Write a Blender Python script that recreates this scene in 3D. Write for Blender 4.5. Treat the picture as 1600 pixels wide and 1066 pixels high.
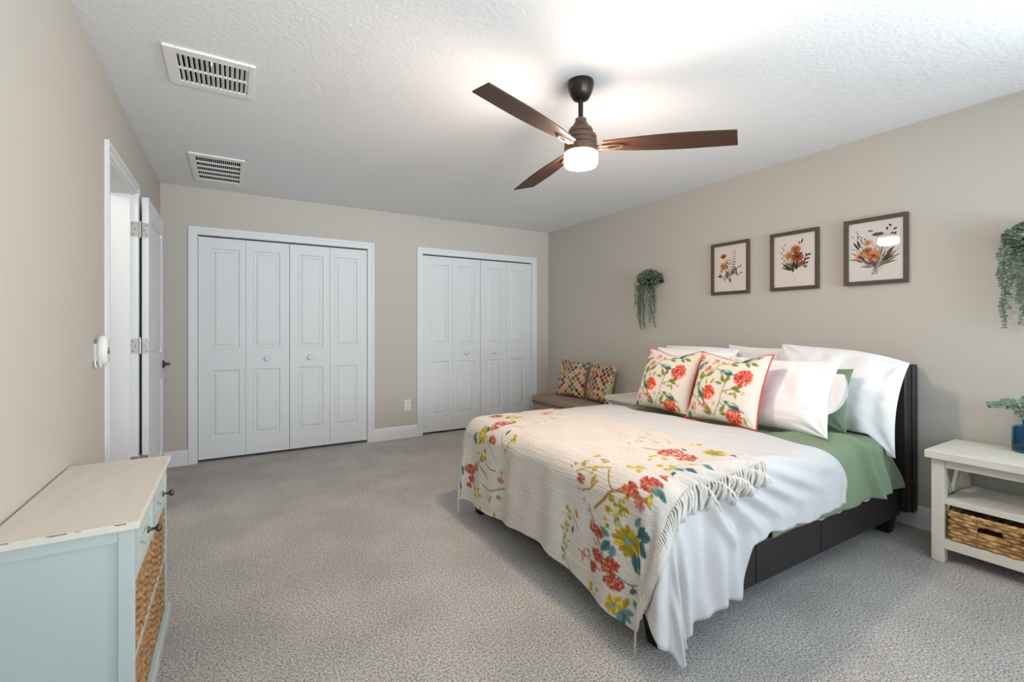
import bpy, math, random
import numpy as np
from mathutils import Vector, Matrix

for o in list(bpy.data.objects):
    bpy.data.objects.remove(o, do_unlink=True)
SC = bpy.context.scene
COL = SC.collection
PI = math.pi

# ------------------------------------------------------------------ room dimensions
XL, XR, YB, YN, H = -0.5215, 3.542, 4.967, -1.05, 2.44

# ------------------------------------------------------------------ camera
cam_d = bpy.data.cameras.new('camera')
cam_d.sensor_width = 36.0
cam_d.lens = 728.76 * 36.0 / 1600.0
cam_d.shift_y = -20.3 / 1600.0
cam_d.clip_start = 0.05
cam = bpy.data.objects.new('camera', cam_d)
COL.objects.link(cam)
cam.location = (0, 0, 1.1987)
cam.rotation_euler = (PI / 2, 0, -0.5417)
SC.camera = cam

# ------------------------------------------------------------------ light and exposure
SC.view_settings.view_transform = 'Standard'
SC.view_settings.look = 'None'
SC.view_settings.gamma = 1.0
SC.view_settings.use_curve_mapping = False
SC.view_settings.exposure = 0.22

world = bpy.data.worlds.new('world')
SC.world = world
world.use_nodes = True
wn = world.node_tree.nodes
wn['Background'].inputs[0].default_value = (0.72, 0.86, 1.0, 1)
wn['Background'].inputs[1].default_value = 1.0

WINDOWS = [(-0.20, 1.35, 0.78, 2.15), (1.75, 3.30, 0.78, 2.15)]     # x0, x1, z0, z1 in the near wall
RWIN = (-0.80, 0.42, 0.45, 2.15)                 # y0, y1, z0, z1 of the window in the bed wall, just out of the picture
SKY_COL, FILL_COL = (0.66, 0.85, 1.0), (0.84, 0.93, 1.0)


def area_light(name, w_, h_, loc, rot, energy, col, spread):
    ld = bpy.data.lights.new(name, 'AREA')
    ld.shape = 'RECTANGLE'
    ld.size, ld.size_y = w_, h_
    ld.energy = energy
    ld.color = col
    ld.spread = math.radians(spread)
    lo = bpy.data.objects.new(name, ld)
    COL.objects.link(lo)
    lo.location = loc
    lo.rotation_euler = rot
    return lo


SKY_P, SKY_PR, FILL_P, FILL_PR = 10.0, 5.0, 23.0, 23.0
for (a, b, c, d) in WINDOWS:
    # light of the sky, slanting down, and an added fill aimed up to brighten the ceiling
    area_light('sky_through_window', b - a, d - c, ((a + b) / 2, YN - 0.45, (c + d) / 2 + 0.12), (math.radians(74), 0, 0), SKY_P, SKY_COL, 140)
    area_light('ceiling_fill_light', b - a, 1.2, ((a + b) / 2, YN - 0.85, 1.15), (math.radians(102), 0, 0), FILL_P, FILL_COL, 82)
ym_ = (RWIN[0] + RWIN[1]) / 2
area_light('sky_through_window', RWIN[1] - RWIN[0], RWIN[3] - RWIN[2], (XR + 0.42, ym_, (RWIN[2] + RWIN[3]) / 2 + 0.1), (math.radians(76), 0, math.radians(90)), SKY_PR, SKY_COL, 130)
area_light('ceiling_fill_light', RWIN[1] - RWIN[0], 1.2, (XR + 0.85, ym_, 1.15), (math.radians(99), 0, math.radians(80)), FILL_PR, FILL_COL, 82)  # same added upward fill, set outside the bed wall window
FAN_GLOW = 290.0                                  # the fan lamp's diffuser (its light is in the fan builder)


# ------------------------------------------------------------------ colour helpers
def lin(c):
    c = np.asarray(c, float) / 255.0
    return np.where(c <= 0.04045, c / 12.92, ((c + 0.055) / 1.055) ** 2.4)


def rgba(c):
    l = lin(c)
    return (float(l[0]), float(l[1]), float(l[2]), 1.0)


# ------------------------------------------------------------------ materials
def mat(name, col, rough=0.6, spec=0.4, metal=0.0, bump=None, var=None, coat=0.0, sheen=0.0, stretch=None):
    """principled; bump=(scale, strength, distance[, detail]); var=(scale, other colour, amount[, detail])"""
    m = bpy.data.materials.new(name)
    m.use_nodes = True
    nt = m.node_tree
    N, L = nt.nodes, nt.links
    p = N['Principled BSDF']
    p.inputs['Base Color'].default_value = rgba(col)
    p.inputs['Roughness'].default_value = rough
    p.inputs['Specular IOR Level'].default_value = spec
    p.inputs['Metallic'].default_value = metal
    if coat:
        p.inputs['Coat Weight'].default_value = coat
    if sheen:
        p.inputs['Sheen Weight'].default_value = sheen
    tc = N.new('ShaderNodeTexCoord')
    src = tc.outputs['Object']
    if stretch:
        mp = N.new('ShaderNodeMapping')
        mp.inputs['Scale'].default_value = stretch
        L.new(src, mp.inputs['Vector'])
        src = mp.outputs['Vector']
    if var:
        n = N.new('ShaderNodeTexNoise')
        n.inputs['Scale'].default_value = var[0]
        n.inputs['Detail'].default_value = var[3] if len(var) > 3 else 4
        L.new(src, n.inputs['Vector'])
        r = N.new('ShaderNodeValToRGB')
        r.color_ramp.elements[0].position = 0.5 - 0.5 * (1.05 - var[2])
        r.color_ramp.elements[1].position = 0.5 + 0.5 * (1.05 - var[2])
        r.color_ramp.elements[0].color = rgba(col)
        r.color_ramp.elements[1].color = rgba(var[1])
        L.new(n.outputs['Fac'], r.inputs['Fac'])
        L.new(r.outputs['Color'], p.inputs['Base Color'])
    if bump:
        n = N.new('ShaderNodeTexNoise')
        n.inputs['Scale'].default_value = bump[0]
        n.inputs['Detail'].default_value = bump[3] if len(bump) > 3 else 3
        L.new(src, n.inputs['Vector'])
        b = N.new('ShaderNodeBump')
        b.inputs['Strength'].default_value = bump[1]
        b.inputs['Distance'].default_value = bump[2]
        L.new(n.outputs['Fac'], b.inputs['Height'])
        L.new(b.outputs['Normal'], p.inputs['Normal'])
    return m


def print_mat(name, rough=0.85, bump=None, stretch=None, spec=0.2):
    """cloth or paper whose print is a colour attribute drawn by this script"""
    m = mat(name, (230, 225, 215), rough, spec, bump=bump, stretch=stretch)
    N, L = m.node_tree.nodes, m.node_tree.links
    a = N.new('ShaderNodeVertexColor')
    a.layer_name = 'print'
    L.new(a.outputs['Color'], N['Principled BSDF'].inputs['Base Color'])
    return m


def carpet_mat():
    m = mat('carpet', (150, 144, 139), 0.97, 0.05, sheen=0.15)
    N, L = m.node_tree.nodes, m.node_tree.links
    p = N['Principled BSDF']
    tc = N['Texture Coordinate']

    def noise(scale, detail, rough=0.5):
        n = N.new('ShaderNodeTexNoise')
        n.inputs['Scale'].default_value = scale
        n.inputs['Detail'].default_value = detail
        n.inputs['Roughness'].default_value = rough
        L.new(tc.outputs['Object'], n.inputs['Vector'])
        return n
    fine = noise(125, 5, 0.78)
    pile = noise(260, 3, 0.6)
    r = N.new('ShaderNodeValToRGB')
    e = r.color_ramp.elements
    e[0].position, e[0].color = 0.37, rgba((104, 98, 94))
    e[1].position, e[1].color = 0.585, rgba((252, 246, 240))
    L.new(fine.outputs['Fac'], r.inputs['Fac'])
    big = noise(2.6, 3)
    r2 = N.new('ShaderNodeValToRGB')
    r2.color_ramp.elements[0].position, r2.color_ramp.elements[0].color = 0.38, (0.84, 0.84, 0.84, 1)
    r2.color_ramp.elements[1].position, r2.color_ramp.elements[1].color = 0.62, (1, 1, 1, 1)
    L.new(big.outputs['Fac'], r2.inputs['Fac'])
    mx = N.new('ShaderNodeMix')
    mx.data_type = 'RGBA'
    mx.blend_type = 'MULTIPLY'
    mx.inputs['Factor'].default_value = 1.0
    L.new(r.outputs['Color'], mx.inputs[6])
    L.new(r2.outputs['Color'], mx.inputs[7])
    L.new(mx.outputs[2], p.inputs['Base Color'])
    b = N.new('ShaderNodeBump')
    b.inputs['Strength'].default_value = 0.9
    b.inputs['Distance'].default_value = 0.012
    L.new(pile.outputs['Fac'], b.inputs['Height'])
    L.new(b.outputs['Normal'], p.inputs['Normal'])
    return m


def emit_mat(name, col, strength):
    m = bpy.data.materials.new(name)
    m.use_nodes = True
    p = m.node_tree.nodes['Principled BSDF']
    p.inputs['Base Color'].default_value = (0.9, 0.9, 0.9, 1)
    p.inputs['Emission Color'].default_value = col
    p.inputs['Emission Strength'].default_value = strength
    return m


def glass_mat(name, col, rough=0.02):
    m = bpy.data.materials.new(name)
    m.use_nodes = True
    p = m.node_tree.nodes['Principled BSDF']
    p.inputs['Base Color'].default_value = rgba(col)
    p.inputs['Transmission Weight'].default_value = 1.0
    p.inputs['Roughness'].default_value = rough
    p.inputs['IOR'].default_value = 1.45
    return m


M = {}
M['wall'] = mat('wall_paint', (197, 191, 181), 0.85, 0.2, bump=(90, 0.12, 0.004))
M['ceil'] = mat('ceiling_texture', (231, 231, 231), 0.9, 0.15, bump=(48, 0.35, 0.010, 4))
M['trim'] = mat('white_trim', (226, 227, 227), 0.45, 0.4)
M['door'] = mat('white_door', (222, 224, 225), 0.5, 0.35)
M['dark'] = mat('dark_void', (24, 24, 24), 0.9, 0.1)
M['carpet'] = carpet_mat()
M['bronze'] = mat('dark_bronze', (44, 38, 34), 0.34, 0.5, 0.55)
M['motor'] = mat('brown_bronze', (92, 72, 62), 0.42, 0.45, 0.35)
M['blade'] = mat('walnut_blade', (46, 29, 22), 0.5, 0.35, var=(3.0, (78, 50, 37), 0.45, 6), stretch=(1.2, 22, 22))
M['brass'] = mat('aged_brass', (92, 74, 56), 0.5, 0.4, 0.6)
M['nickel'] = mat('satin_nickel', (190, 186, 180), 0.32, 0.5, 0.9)
M['dknickel'] = mat('dark_pewter', (92, 84, 78), 0.38, 0.5, 0.8)
M['white_plastic'] = mat('white_plastic', (232, 231, 227), 0.4, 0.45)
M['duvet'] = mat('white_cotton', (200, 198, 198), 0.9, 0.15, bump=(260, 0.08, 0.003), sheen=0.1)
M['pillow'] = mat('white_percale', (236, 234, 234), 0.9, 0.15, bump=(10, 0.10, 0.02, 2), sheen=0.1)
M['green'] = mat('sage_cotton', (122, 140, 112), 0.88, 0.15, bump=(9, 0.25, 0.02, 4), sheen=0.1)
M['leather'] = mat('dark_faux_leather', (40, 34, 36), 0.45, 0.4, bump=(220, 0.15, 0.002))
M['black'] = mat('black_wood', (24, 22, 22), 0.5, 0.35)
M['throw'] = print_mat('printed_throw', 0.92, bump=(10, 0.85, 0.010, 4), stretch=(14, 0.8, 14))
M['fringe'] = mat('cream_yarn', (212, 206, 197), 0.95, 0.1)
M['cushion'] = print_mat('printed_cushion', 0.85, bump=(16, 0.15, 0.01))
M['coral'] = mat('coral_fabric', (206, 74, 54), 0.8, 0.2)
M['cream_cloth'] = mat('cream_fabric', (222, 212, 196), 0.85, 0.2)
M['mosaic'] = print_mat('mosaic_cushion', 0.85)
M['paper'] = print_mat('art_print', 0.5, spec=0.3)
M['frame'] = mat('grey_brown_wood', (76, 62, 53), 0.6, 0.3, var=(8, (98, 82, 71), 0.4, 5), stretch=(1, 1, 9))
M['cream'] = mat('cream_paint', (224, 220, 208), 0.5, 0.35, var=(5, (216, 212, 200), 0.5))
M['dresser'] = mat('duck_egg_paint', (184, 194, 190), 0.6, 0.3, var=(4, (176, 187, 184), 0.5))
M['dtop'] = mat('greige_painted_top', (222, 215, 204), 0.55, 0.3, var=(6, (211, 204, 192), 0.5), stretch=(4, 1, 1))
M['worn'] = mat('worn_edge_wood', (92, 72, 56), 0.8, 0.2)
M['bench'] = mat('taupe_linen', (156, 138, 122), 0.9, 0.15, bump=(300, 0.2, 0.002))
M['nail'] = mat('nailhead_bronze', (70, 54, 40), 0.35, 0.5, 0.8)
M['wicker'] = mat('woven_wicker', (126, 92, 62), 0.7, 0.25, var=(34, (190, 152, 108), 0.6, 3))
M['wickerd'] = mat('honey_wicker', (138, 96, 56), 0.6, 0.3, var=(34, (222, 180, 124), 0.65, 3))
M['leaf'] = mat('green_leaf', (58, 68, 50), 0.6, 0.3, var=(40, (106, 116, 92), 0.5))
M['leaf2'] = mat('pale_green_leaf', (88, 104, 84), 0.6, 0.3, var=(40, (146, 158, 138), 0.5))
M['euc'] = mat('eucalyptus_leaf', (84, 110, 96), 0.6, 0.3, var=(50, (142, 164, 148), 0.5))
M['stem'] = mat('plant_stem', (92, 96, 62), 0.7, 0.2)
M['iron'] = mat('dark_iron', (46, 34, 34), 0.5, 0.4, 0.6)
M['blue_glass'] = glass_mat('blue_glass', (96, 168, 206))
M['clear'] = bpy.data.materials.new('picture_glass')        # thin pane: lets light straight through, mirrors by Fresnel
M['clear'].use_nodes = True
_nt = M['clear'].node_tree
_nt.nodes.remove(_nt.nodes['Principled BSDF'])
_t, _g, _f, _x = (_nt.nodes.new(k) for k in ('ShaderNodeBsdfTransparent', 'ShaderNodeBsdfGlossy', 'ShaderNodeFresnel', 'ShaderNodeMixShader'))
_g.inputs['Roughness'].default_value = 0.02
_f.inputs['IOR'].default_value = 1.33
_nt.links.new(_f.outputs[0], _x.inputs[0])
_nt.links.new(_t.outputs[0], _x.inputs[1])
_nt.links.new(_g.outputs[0], _x.inputs[2])
_nt.links.new(_x.outputs[0], _nt.nodes['Material Output'].inputs['Surface'])

# ------------------------------------------------------------------ mesh helpers
ORG = {}


def tag(o, label=None, cat=None, group=None, kind=None):
    if label: o['label'] = label
    if cat: o['category'] = cat
    if group: o['group'] = group
    if kind: o['kind'] = kind
    return o


def empty(name, loc, label, cat, group=None, kind=None):
    o = bpy.data.objects.new(name, None)
    o.empty_display_size = 0.05
    COL.objects.link(o)
    o.location = loc
    ORG[o.name] = Vector(loc)
    return tag(o, label, cat, group, kind or 'thing')


class MB:
    def __init__(s):
        s.v, s.f, s.mi, s.cols = [], [], [], None

    def add(s, verts, faces, mi=0):
        n = len(s.v)
        s.v += [tuple(map(float, p)) for p in verts]
        s.f += [tuple(i + n for i in f) for f in faces]
        s.mi += [mi] * len(faces)
        return s

    def box(s, x0, x1, y0, y1, z0, z1, mi=0, mtx=None):
        P = [(x0, y0, z0), (x1, y0, z0), (x1, y1, z0), (x0, y1, z0), (x0, y0, z1), (x1, y0, z1), (x1, y1, z1), (x0, y1, z1)]
        if mtx is not None:
            P = [mtx @ Vector(p) for p in P]
        return s.add(P, [(0, 3, 2, 1), (4, 5, 6, 7), (0, 1, 5, 4), (1, 2, 6, 5), (2, 3, 7, 6), (3, 0, 4, 7)], mi)

    def bar(s, a, b, w, t, mi=0, up=(0, 0, 1)):
        """box of section w x t from a to b"""
        a, b = Vector(a), Vector(b)
        d = (b - a)
        L = d.length
        d.normalize()
        up = Vector(up)
        x = d.cross(up)
        if x.length < 1e-4:
            x = d.cross(Vector((1, 0, 0)))
        x.normalize()
        y = x.cross(d)
        P = []
        for q in (a, b):
            for (i, j) in ((-1, -1), (1, -1), (1, 1), (-1, 1)):
                P.append(q + x * (i * w / 2) + y * (j * t / 2))
        return s.add(P, [(0, 3, 2, 1), (4, 5, 6, 7), (0, 1, 5, 4), (1, 2, 6, 5), (2, 3, 7, 6), (3, 0, 4, 7)], mi)

    def tube(s, pts, r, seg=8, mi=0, cap=True):
        pts = [Vector(p) for p in pts]
        n = len(pts)
        rr = r if hasattr(r, '__len__') else [r] * n
        V, F = [], []
        ref = None
        for i, p in enumerate(pts):
            d = (pts[min(i + 1, n - 1)] - pts[max(i - 1, 0)])
            if d.length < 1e-9:
                d = Vector((0, 0, 1))
            d.normalize()
            if ref is None:
                ref = Vector((0, 0, 1)) if abs(d.z) < 0.9 else Vector((1, 0, 0))
            x = d.cross(ref)
            if x.length < 1e-6:
                x = d.orthogonal()
            x.normalize()
            y = x.cross(d).normalized()
            ref = -y if False else y
            ref = y
            for k in range(seg):
                a = 2 * PI * k / seg
                V.append(p + x * (math.cos(a) * rr[i]) + y * (math.sin(a) * rr[i]))
            if i:
                for k in range(seg):
                    F.append(((i - 1) * seg + k, (i - 1) * seg + (k + 1) % seg, i * seg + (k + 1) % seg, i * seg + k))
        if cap:
            F.append(tuple(range(seg))[::-1])
            F.append(tuple((n - 1) * seg + k for k in range(seg)))
        return s.add(V, F, mi)

    def lathe(s, prof, c=(0, 0, 0), seg=32, mi=0, axis='z', cap=True):
        V, F = [], []
        for i, (r, z) in enumerate(prof):
            for k in range(seg):
                a = 2 * PI * k / seg
                q = (r * math.cos(a), r * math.sin(a), z)
                if axis == 'x': q = (q[2], q[0], q[1])
                if axis == 'y': q = (q[0], -q[2], q[1])
                V.append((c[0] + q[0], c[1] + q[1], c[2] + q[2]))
            if i:
                for k in range(seg):
                    F.append(((i - 1) * seg + k, (i - 1) * seg + (k + 1) % seg, i * seg + (k + 1) % seg, i * seg + k))
        if cap:
            F.append(tuple(range(seg))[::-1])
            F.append(tuple((len(prof) - 1) * seg + k for k in range(seg)))
        return s.add(V, F, mi)

    def prism(s, poly, axis, a, b, mi=0):
        """poly of 2-D points extruded along axis from a to b. axis 'y': points are (x,z); 'x': (y,z); 'z': (x,y)"""
        def P(p, t):
            if axis == 'y': return (p[0], t, p[1])
            if axis == 'x': return (t, p[0], p[1])
            return (p[0], p[1], t)
        n = len(poly)
        V = [P(p, a) for p in poly] + [P(p, b) for p in poly]
        F = [tuple(range(n))[::-1], tuple(range(n, 2 * n))]
        F += [(i, (i + 1) % n, n + (i + 1) % n, n + i) for i in range(n)]
        return s.add(V, F, mi)

    def loops(s, rings, mi=0, fill_last=True, fill_first=False):
        n = len(rings[0])
        V = [p for r in rings for p in r]
        F = []
        for i in range(1, len(rings)):
            for k in range(n):
                F.append(((i - 1) * n + k, (i - 1) * n + (k + 1) % n, i * n + (k + 1) % n, i * n + k))
        if fill_last: F.append(tuple((len(rings) - 1) * n + k for k in range(n)))
        if fill_first: F.append(tuple(range(n))[::-1])
        return s.add(V, F, mi)

    def grid(s, P, mi=0, flip=False):
        """P: array (ny, nx, 3)"""
        ny, nx = P.shape[:2]
        n = len(s.v)
        s.v += [tuple(p) for p in P.reshape(-1, 3).tolist()]
        idx = np.arange(ny * nx).reshape(ny, nx) + n
        q = np.stack([idx[:-1, :-1], idx[:-1, 1:], idx[1:, 1:], idx[1:, :-1]], -1).reshape(-1, 4)
        if flip: q = q[:, ::-1]
        s.f += [tuple(x) for x in q.tolist()]
        s.mi += [mi] * len(q)
        return s

    def build(s, name, mats, parent=None, smooth=False, bevel=0.0, org=None, fix=True, auto=None, cols=None):
        me = bpy.data.meshes.new(name)
        if parent is not None:
            O = ORG[parent.name]
        elif org is not None:
            O = Vector(org)
        else:
            A = np.array(s.v)
            O = Vector(((A[:, 0].min() + A[:, 0].max()) / 2, (A[:, 1].min() + A[:, 1].max()) / 2, A[:, 2].min()))
        me.from_pydata([(p[0] - O[0], p[1] - O[1], p[2] - O[2]) for p in s.v], [], s.f)
        if not isinstance(mats, (list, tuple)): mats = [mats]
        for m in mats: me.materials.append(m)
        if len(mats) > 1: me.polygons.foreach_set('material_index', s.mi)
        if fix:
            import bmesh
            bm = bmesh.new()
            bm.from_mesh(me)
            bmesh.ops.recalc_face_normals(bm, faces=bm.faces)
            bm.to_mesh(me)
            bm.free()
        if smooth or auto:
            me.polygons.foreach_set('use_smooth', [True] * len(me.polygons))
        if auto:
            me.set_sharp_from_angle(angle=auto)
        if cols is not None:
            ca = me.color_attributes.new('print', 'FLOAT_COLOR', 'POINT')
            c4 = np.ones((len(me.vertices), 4), np.float32)
            c4[:len(cols), :3] = cols
            ca.data.foreach_set('color', c4.ravel())
        me.update()
        o = bpy.data.objects.new(name, me)
        COL.objects.link(o)
        ORG[o.name] = O
        if parent is not None:
            o.parent = parent
        else:
            o.location = O
        if bevel:
            b = o.modifiers.new('bevel', 'BEVEL')
            b.width = bevel
            b.segments = 2
            b.limit_method = 'ANGLE'
            b.angle_limit = 0.6
        return o


def struct(mb, name, m, label=None, cat=None, **k):
    o = mb.build(name, m, **k)
    return tag(o, label, cat, None, 'structure')


def smoothstep(a, b, x):
    t = np.clip((np.asarray(x, float) - a) / (b - a), 0, 1)
    return t * t * (3 - 2 * t)


def waves(x, y, seed, scale, n=7):
    """cheap smooth 2-D noise in about [-1, 1]"""
    rg = np.random.RandomState(seed)
    o = 0.0
    for i in range(n):
        a = rg.uniform(0, 2 * PI)
        k = 2 * PI / scale * rg.uniform(0.6, 1.7)
        o = o + np.sin(k * (x * np.cos(a) + y * np.sin(a)) + rg.uniform(0, 6.28))
    return o / n * 1.6


# ------------------------------------------------------------------ a small painter for printed cloth and paper
class Canvas:
    def __init__(s, w, h, res, bg):
        s.w, s.h = w, h
        s.nx, s.ny = int(round(w / res)) + 1, int(round(h / res)) + 1
        s.X, s.Y = np.meshgrid(np.linspace(0, w, s.nx), np.linspace(0, h, s.ny))
        s.a = np.empty((s.ny, s.nx, 3))
        s.a[:] = bg
        s.rg = random.Random(int(w * 1000 + h * 77))

    def win(s, x0, x1, y0, y1):
        i0 = max(0, int(x0 / s.w * (s.nx - 1)) - 1); i1 = min(s.nx, int(x1 / s.w * (s.nx - 1)) + 3)
        j0 = max(0, int(y0 / s.h * (s.ny - 1)) - 1); j1 = min(s.ny, int(y1 / s.h * (s.ny - 1)) + 3)
        return slice(j0, j1), slice(i0, i1)

    def poly(s, pts, col, alpha=1.0, jit=10):
        p = np.array(pts)
        sl = s.win(p[:, 0].min(), p[:, 0].max(), p[:, 1].min(), p[:, 1].max())
        X, Y = s.X[sl], s.Y[sl]
        if X.size == 0: return
        ins = np.zeros(X.shape, bool)
        n = len(p)
        for i in range(n):
            x1, y1 = p[i]; x2, y2 = p[(i + 1) % n]
            if y1 == y2: continue
            c = ((y1 > Y) != (y2 > Y)) & (X < (x2 - x1) * (Y - y1) / (y2 - y1) + x1)
            ins ^= c
        col = np.array(col, float) + s.rg.uniform(-jit, jit)
        A = s.a[sl]
        A[ins] = A[ins] * (1 - alpha) + col * alpha

    def leaf(s, x, y, ang, L, W, col, alpha=1.0, vein=True):
        t = np.linspace(0, 1, 9)
        w = np.sin(PI * t ** 0.8) * W / 2
        ca, sa = math.cos(ang), math.sin(ang)
        up = [(x + ca * L * a - sa * b, y + sa * L * a + ca * b) for a, b in zip(t, w)]
        dn = [(x + ca * L * a + sa * b, y + sa * L * a - ca * b) for a, b in zip(t, w)][::-1]
        s.poly(up, col, alpha)
        c2 = np.array(col) * 0.72
        if vein:
            s.poly([(x, y)] + dn, np.array(col) * 0.86 + 14, alpha)
            s.stroke([(x, y), (x + ca * L * .85, y + sa * L * .85)], W * 0.10, c2)
        else:
            s.poly([(x, y)] + dn, col, alpha)

    def dot(s, x, y, rx, ry, col, alpha=1.0, ang=0.0, jit=10):
        ca, sa = math.cos(ang), math.sin(ang)
        s.poly([(x + ca * rx * math.cos(a) - sa * ry * math.sin(a), y + sa * rx * math.cos(a) + ca * ry * math.sin(a)) for a in np.linspace(0, 2 * PI, 13)[:-1]], col, alpha, jit)

    def stroke(s, pts, w, col, smooth=True):
        pts = [np.array(p, float) for p in pts]
        if smooth and len(pts) > 2:
            q = []
            P = [pts[0]] + pts + [pts[-1]]
            for i in range(1, len(P) - 2):
                for t in np.linspace(0, 1, 7)[:-1]:
                    a, b, c, d = P[i - 1], P[i], P[i + 1], P[i + 2]
                    q.append(0.5 * ((2 * b) + (c - a) * t + (2 * a - 5 * b + 4 * c - d) * t * t + (-a + 3 * b - 3 * c + d) * t ** 3))
            pts = q + [pts[-1]]
        n = len(pts) - 1
        for i in range(n):
            a, b = pts[i], pts[i + 1]
            wi = w if not hasattr(w, '__len__') else w[0] + (w[1] - w[0]) * i / max(1, n - 1)
            sl = s.win(min(a[0], b[0]) - wi, max(a[0], b[0]) + wi, min(a[1], b[1]) - wi, max(a[1], b[1]) + wi)
            X, Y = s.X[sl], s.Y[sl]
            if X.size == 0: continue
            d = b - a
            L2 = max(1e-12, float(d @ d))
            t = np.clip(((X - a[0]) * d[0] + (Y - a[1]) * d[1]) / L2, 0, 1)
            D = np.hypot(X - a[0] - t * d[0], Y - a[1] - t * d[1])
            A = s.a[sl]
            A[D < wi / 2] = col

    def flower(s, x, y, r, n, col, cen, squash=1.0, ang0=0.0, cr=0.25, two=None):
        for k in range(n):
            a = ang0 + 2 * PI * k / n
            c = np.array(col) * s.rg.uniform(0.82, 1.12)
            if two is not None and k % 2: c = np.array(two)
            L = r * s.rg.uniform(0.85, 1.08)
            t = np.linspace(0, 1, 7)
            w = r * 2.6 / n * np.sin(PI * t ** 1.3 * 0.93)
            ca, sa = math.cos(a), math.sin(a)
            U = [(x + ca * L * q - sa * e, y + (sa * L * q + ca * e) * squash) for q, e in zip(t, w)]
            D = [(x + ca * L * q + sa * e, y + (sa * L * q - ca * e) * squash) for q, e in zip(t, w)][::-1]
            s.poly(U + D, np.clip(c, 0, 255), 0.95)
            s.stroke([(x, y), (x + ca * L * .7, y + sa * L * .7 * squash)], r * 0.05, np.clip(c * 0.75, 0, 255))
        s.dot(x, y, r * cr, r * cr * squash, cen)

    def cluster(s, x, y, rx, ry, n, cols, size, ang=0.0):
        ca, sa = math.cos(ang), math.sin(ang)
        for k in range(n):
            a, q = s.rg.uniform(0, 2 * PI), math.sqrt(s.rg.random())
            ex, ey = rx * q * math.cos(a), ry * q * math.sin(a)
            c = cols[s.rg.randrange(len(cols))]
            s.dot(x + ca * ex - sa * ey, y + sa * ex + ca * ey, size * s.rg.uniform(.7, 1.3), size * s.rg.uniform(.5, .9), c, 0.9, s.rg.uniform(0, PI))

    def lin(s):
        # soften by one cell, then to linear
        A = s.a
        B = A.copy()
        B[1:-1, 1:-1] = (A[1:-1, 1:-1] * 4 + A[:-2, 1:-1] + A[2:, 1:-1] + A[1:-1, :-2] + A[1:-1, 2:]) / 8
        return lin(np.clip(B, 0, 255)).reshape(-1, 3)

# ================================================================== THE ROOM
C1 = (-0.259, 1.225, 2.03)       # closet openings: x0, x1, head height
C2 = (1.825, 3.285, 2.03)
DY0, DY1, DZ = 2.978, 3.74, 2.045   # doorway in the left wall
WT = 0.16

struct(MB().box(XL - 1.4, XR + 0.15, YN - 0.15, YB + 0.85, -0.12, 0), 'floor', M['carpet'], 'grey beige cut pile carpet covering the whole bedroom floor', 'carpet', org=(0, 0, 0))
struct(MB().box(XL - 1.4, XR + 0.15, YN - 0.15, YB + 0.85, H, H + 0.12), 'ceiling', M['ceil'], 'white textured flat ceiling of the bedroom', 'ceiling', org=(0, 0, H))
w = MB().box(XR, XR + 0.12, RWIN[1], YB + 0.12, 0, H).box(XR, XR + 0.12, YN, RWIN[0], 0, H)
w.box(XR, XR + 0.12, RWIN[0], RWIN[1], 0, RWIN[2]).box(XR, XR + 0.12, RWIN[0], RWIN[1], RWIN[3], H)
struct(w, 'wall_right', M['wall'], 'greige painted wall behind the bed headboard', 'wall')
w = MB()
w.box(XL, C1[0], YB, YB + 0.12, 0, H).box(C1[1], C2[0], YB, YB + 0.12, 0, H).box(C2[1], XR, YB, YB + 0.12, 0, H)
w.box(C1[0], C1[1], YB, YB + 0.12, C1[2], H).box(C2[0], C2[1], YB, YB + 0.12, C2[2], H)
struct(w, 'wall_back', M['wall'], 'greige painted wall holding both closets', 'wall')
w = MB()
w.box(XL - WT, XL, YN, DY0, 0, H).box(XL - WT, XL, DY1, YB + 0.12, 0, H).box(XL - WT, XL, DY0, DY1, DZ, H)
struct(w, 'wall_left', M['wall'], 'pale painted wall with the open doorway', 'wall')
w = MB()
xs = [XL - WT, WINDOWS[0][0], WINDOWS[0][1], WINDOWS[1][0], WINDOWS[1][1], XR + 0.12]
for i in (0, 2, 4):
    w.box(xs[i], xs[i + 1], YN - 0.12, YN, 0, H)
for (a, b, c, d) in WINDOWS:
    w.box(a, b, YN - 0.12, YN, 0, c).box(a, b, YN - 0.12, YN, d, H)
struct(w, 'wall_near', M['wall'], 'painted wall with the two tall windows', 'wall')
# closet shells and the hall behind the doorway
w = MB()
w.box(C1[0] - 0.05, C2[1] + 0.05, YB + 0.70, YB + 0.74, 0, H)
for x in (C1[0] - 0.05, C1[1] + 0.03, C2[0] - 0.05, C2[1] + 0.02):
    w.box(x, x + 0.03, YB + 0.12, YB + 0.70, 0, H)
struct(w, 'wall_closet', M['trim'], 'white inner walls of the two closets', 'wall')
w = MB()
w.box(XL - 1.3, XL - 1.26, 2.3, 4.6, 0, H).box(XL - 1.3, XL - WT, 2.3, 2.34, 0, H).box(XL - 1.3, XL - WT, 4.56, 4.6, 0, H)
struct(w, 'wall_hall', M['trim'], 'white hallway walls beyond the doorway', 'wall')
hl = bpy.data.lights.new('hall_fill_light', 'POINT')  # bare point fill added to keep the hall from going dark
hl.energy = 14
hl.color = (1, 0.93, 0.85)
hl.shadow_soft_size = 0.1
hlo = bpy.data.objects.new('hall_fill_light', hl)
COL.objects.link(hlo)
hlo.location = (XL - 0.75, 3.3, 2.2)

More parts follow.
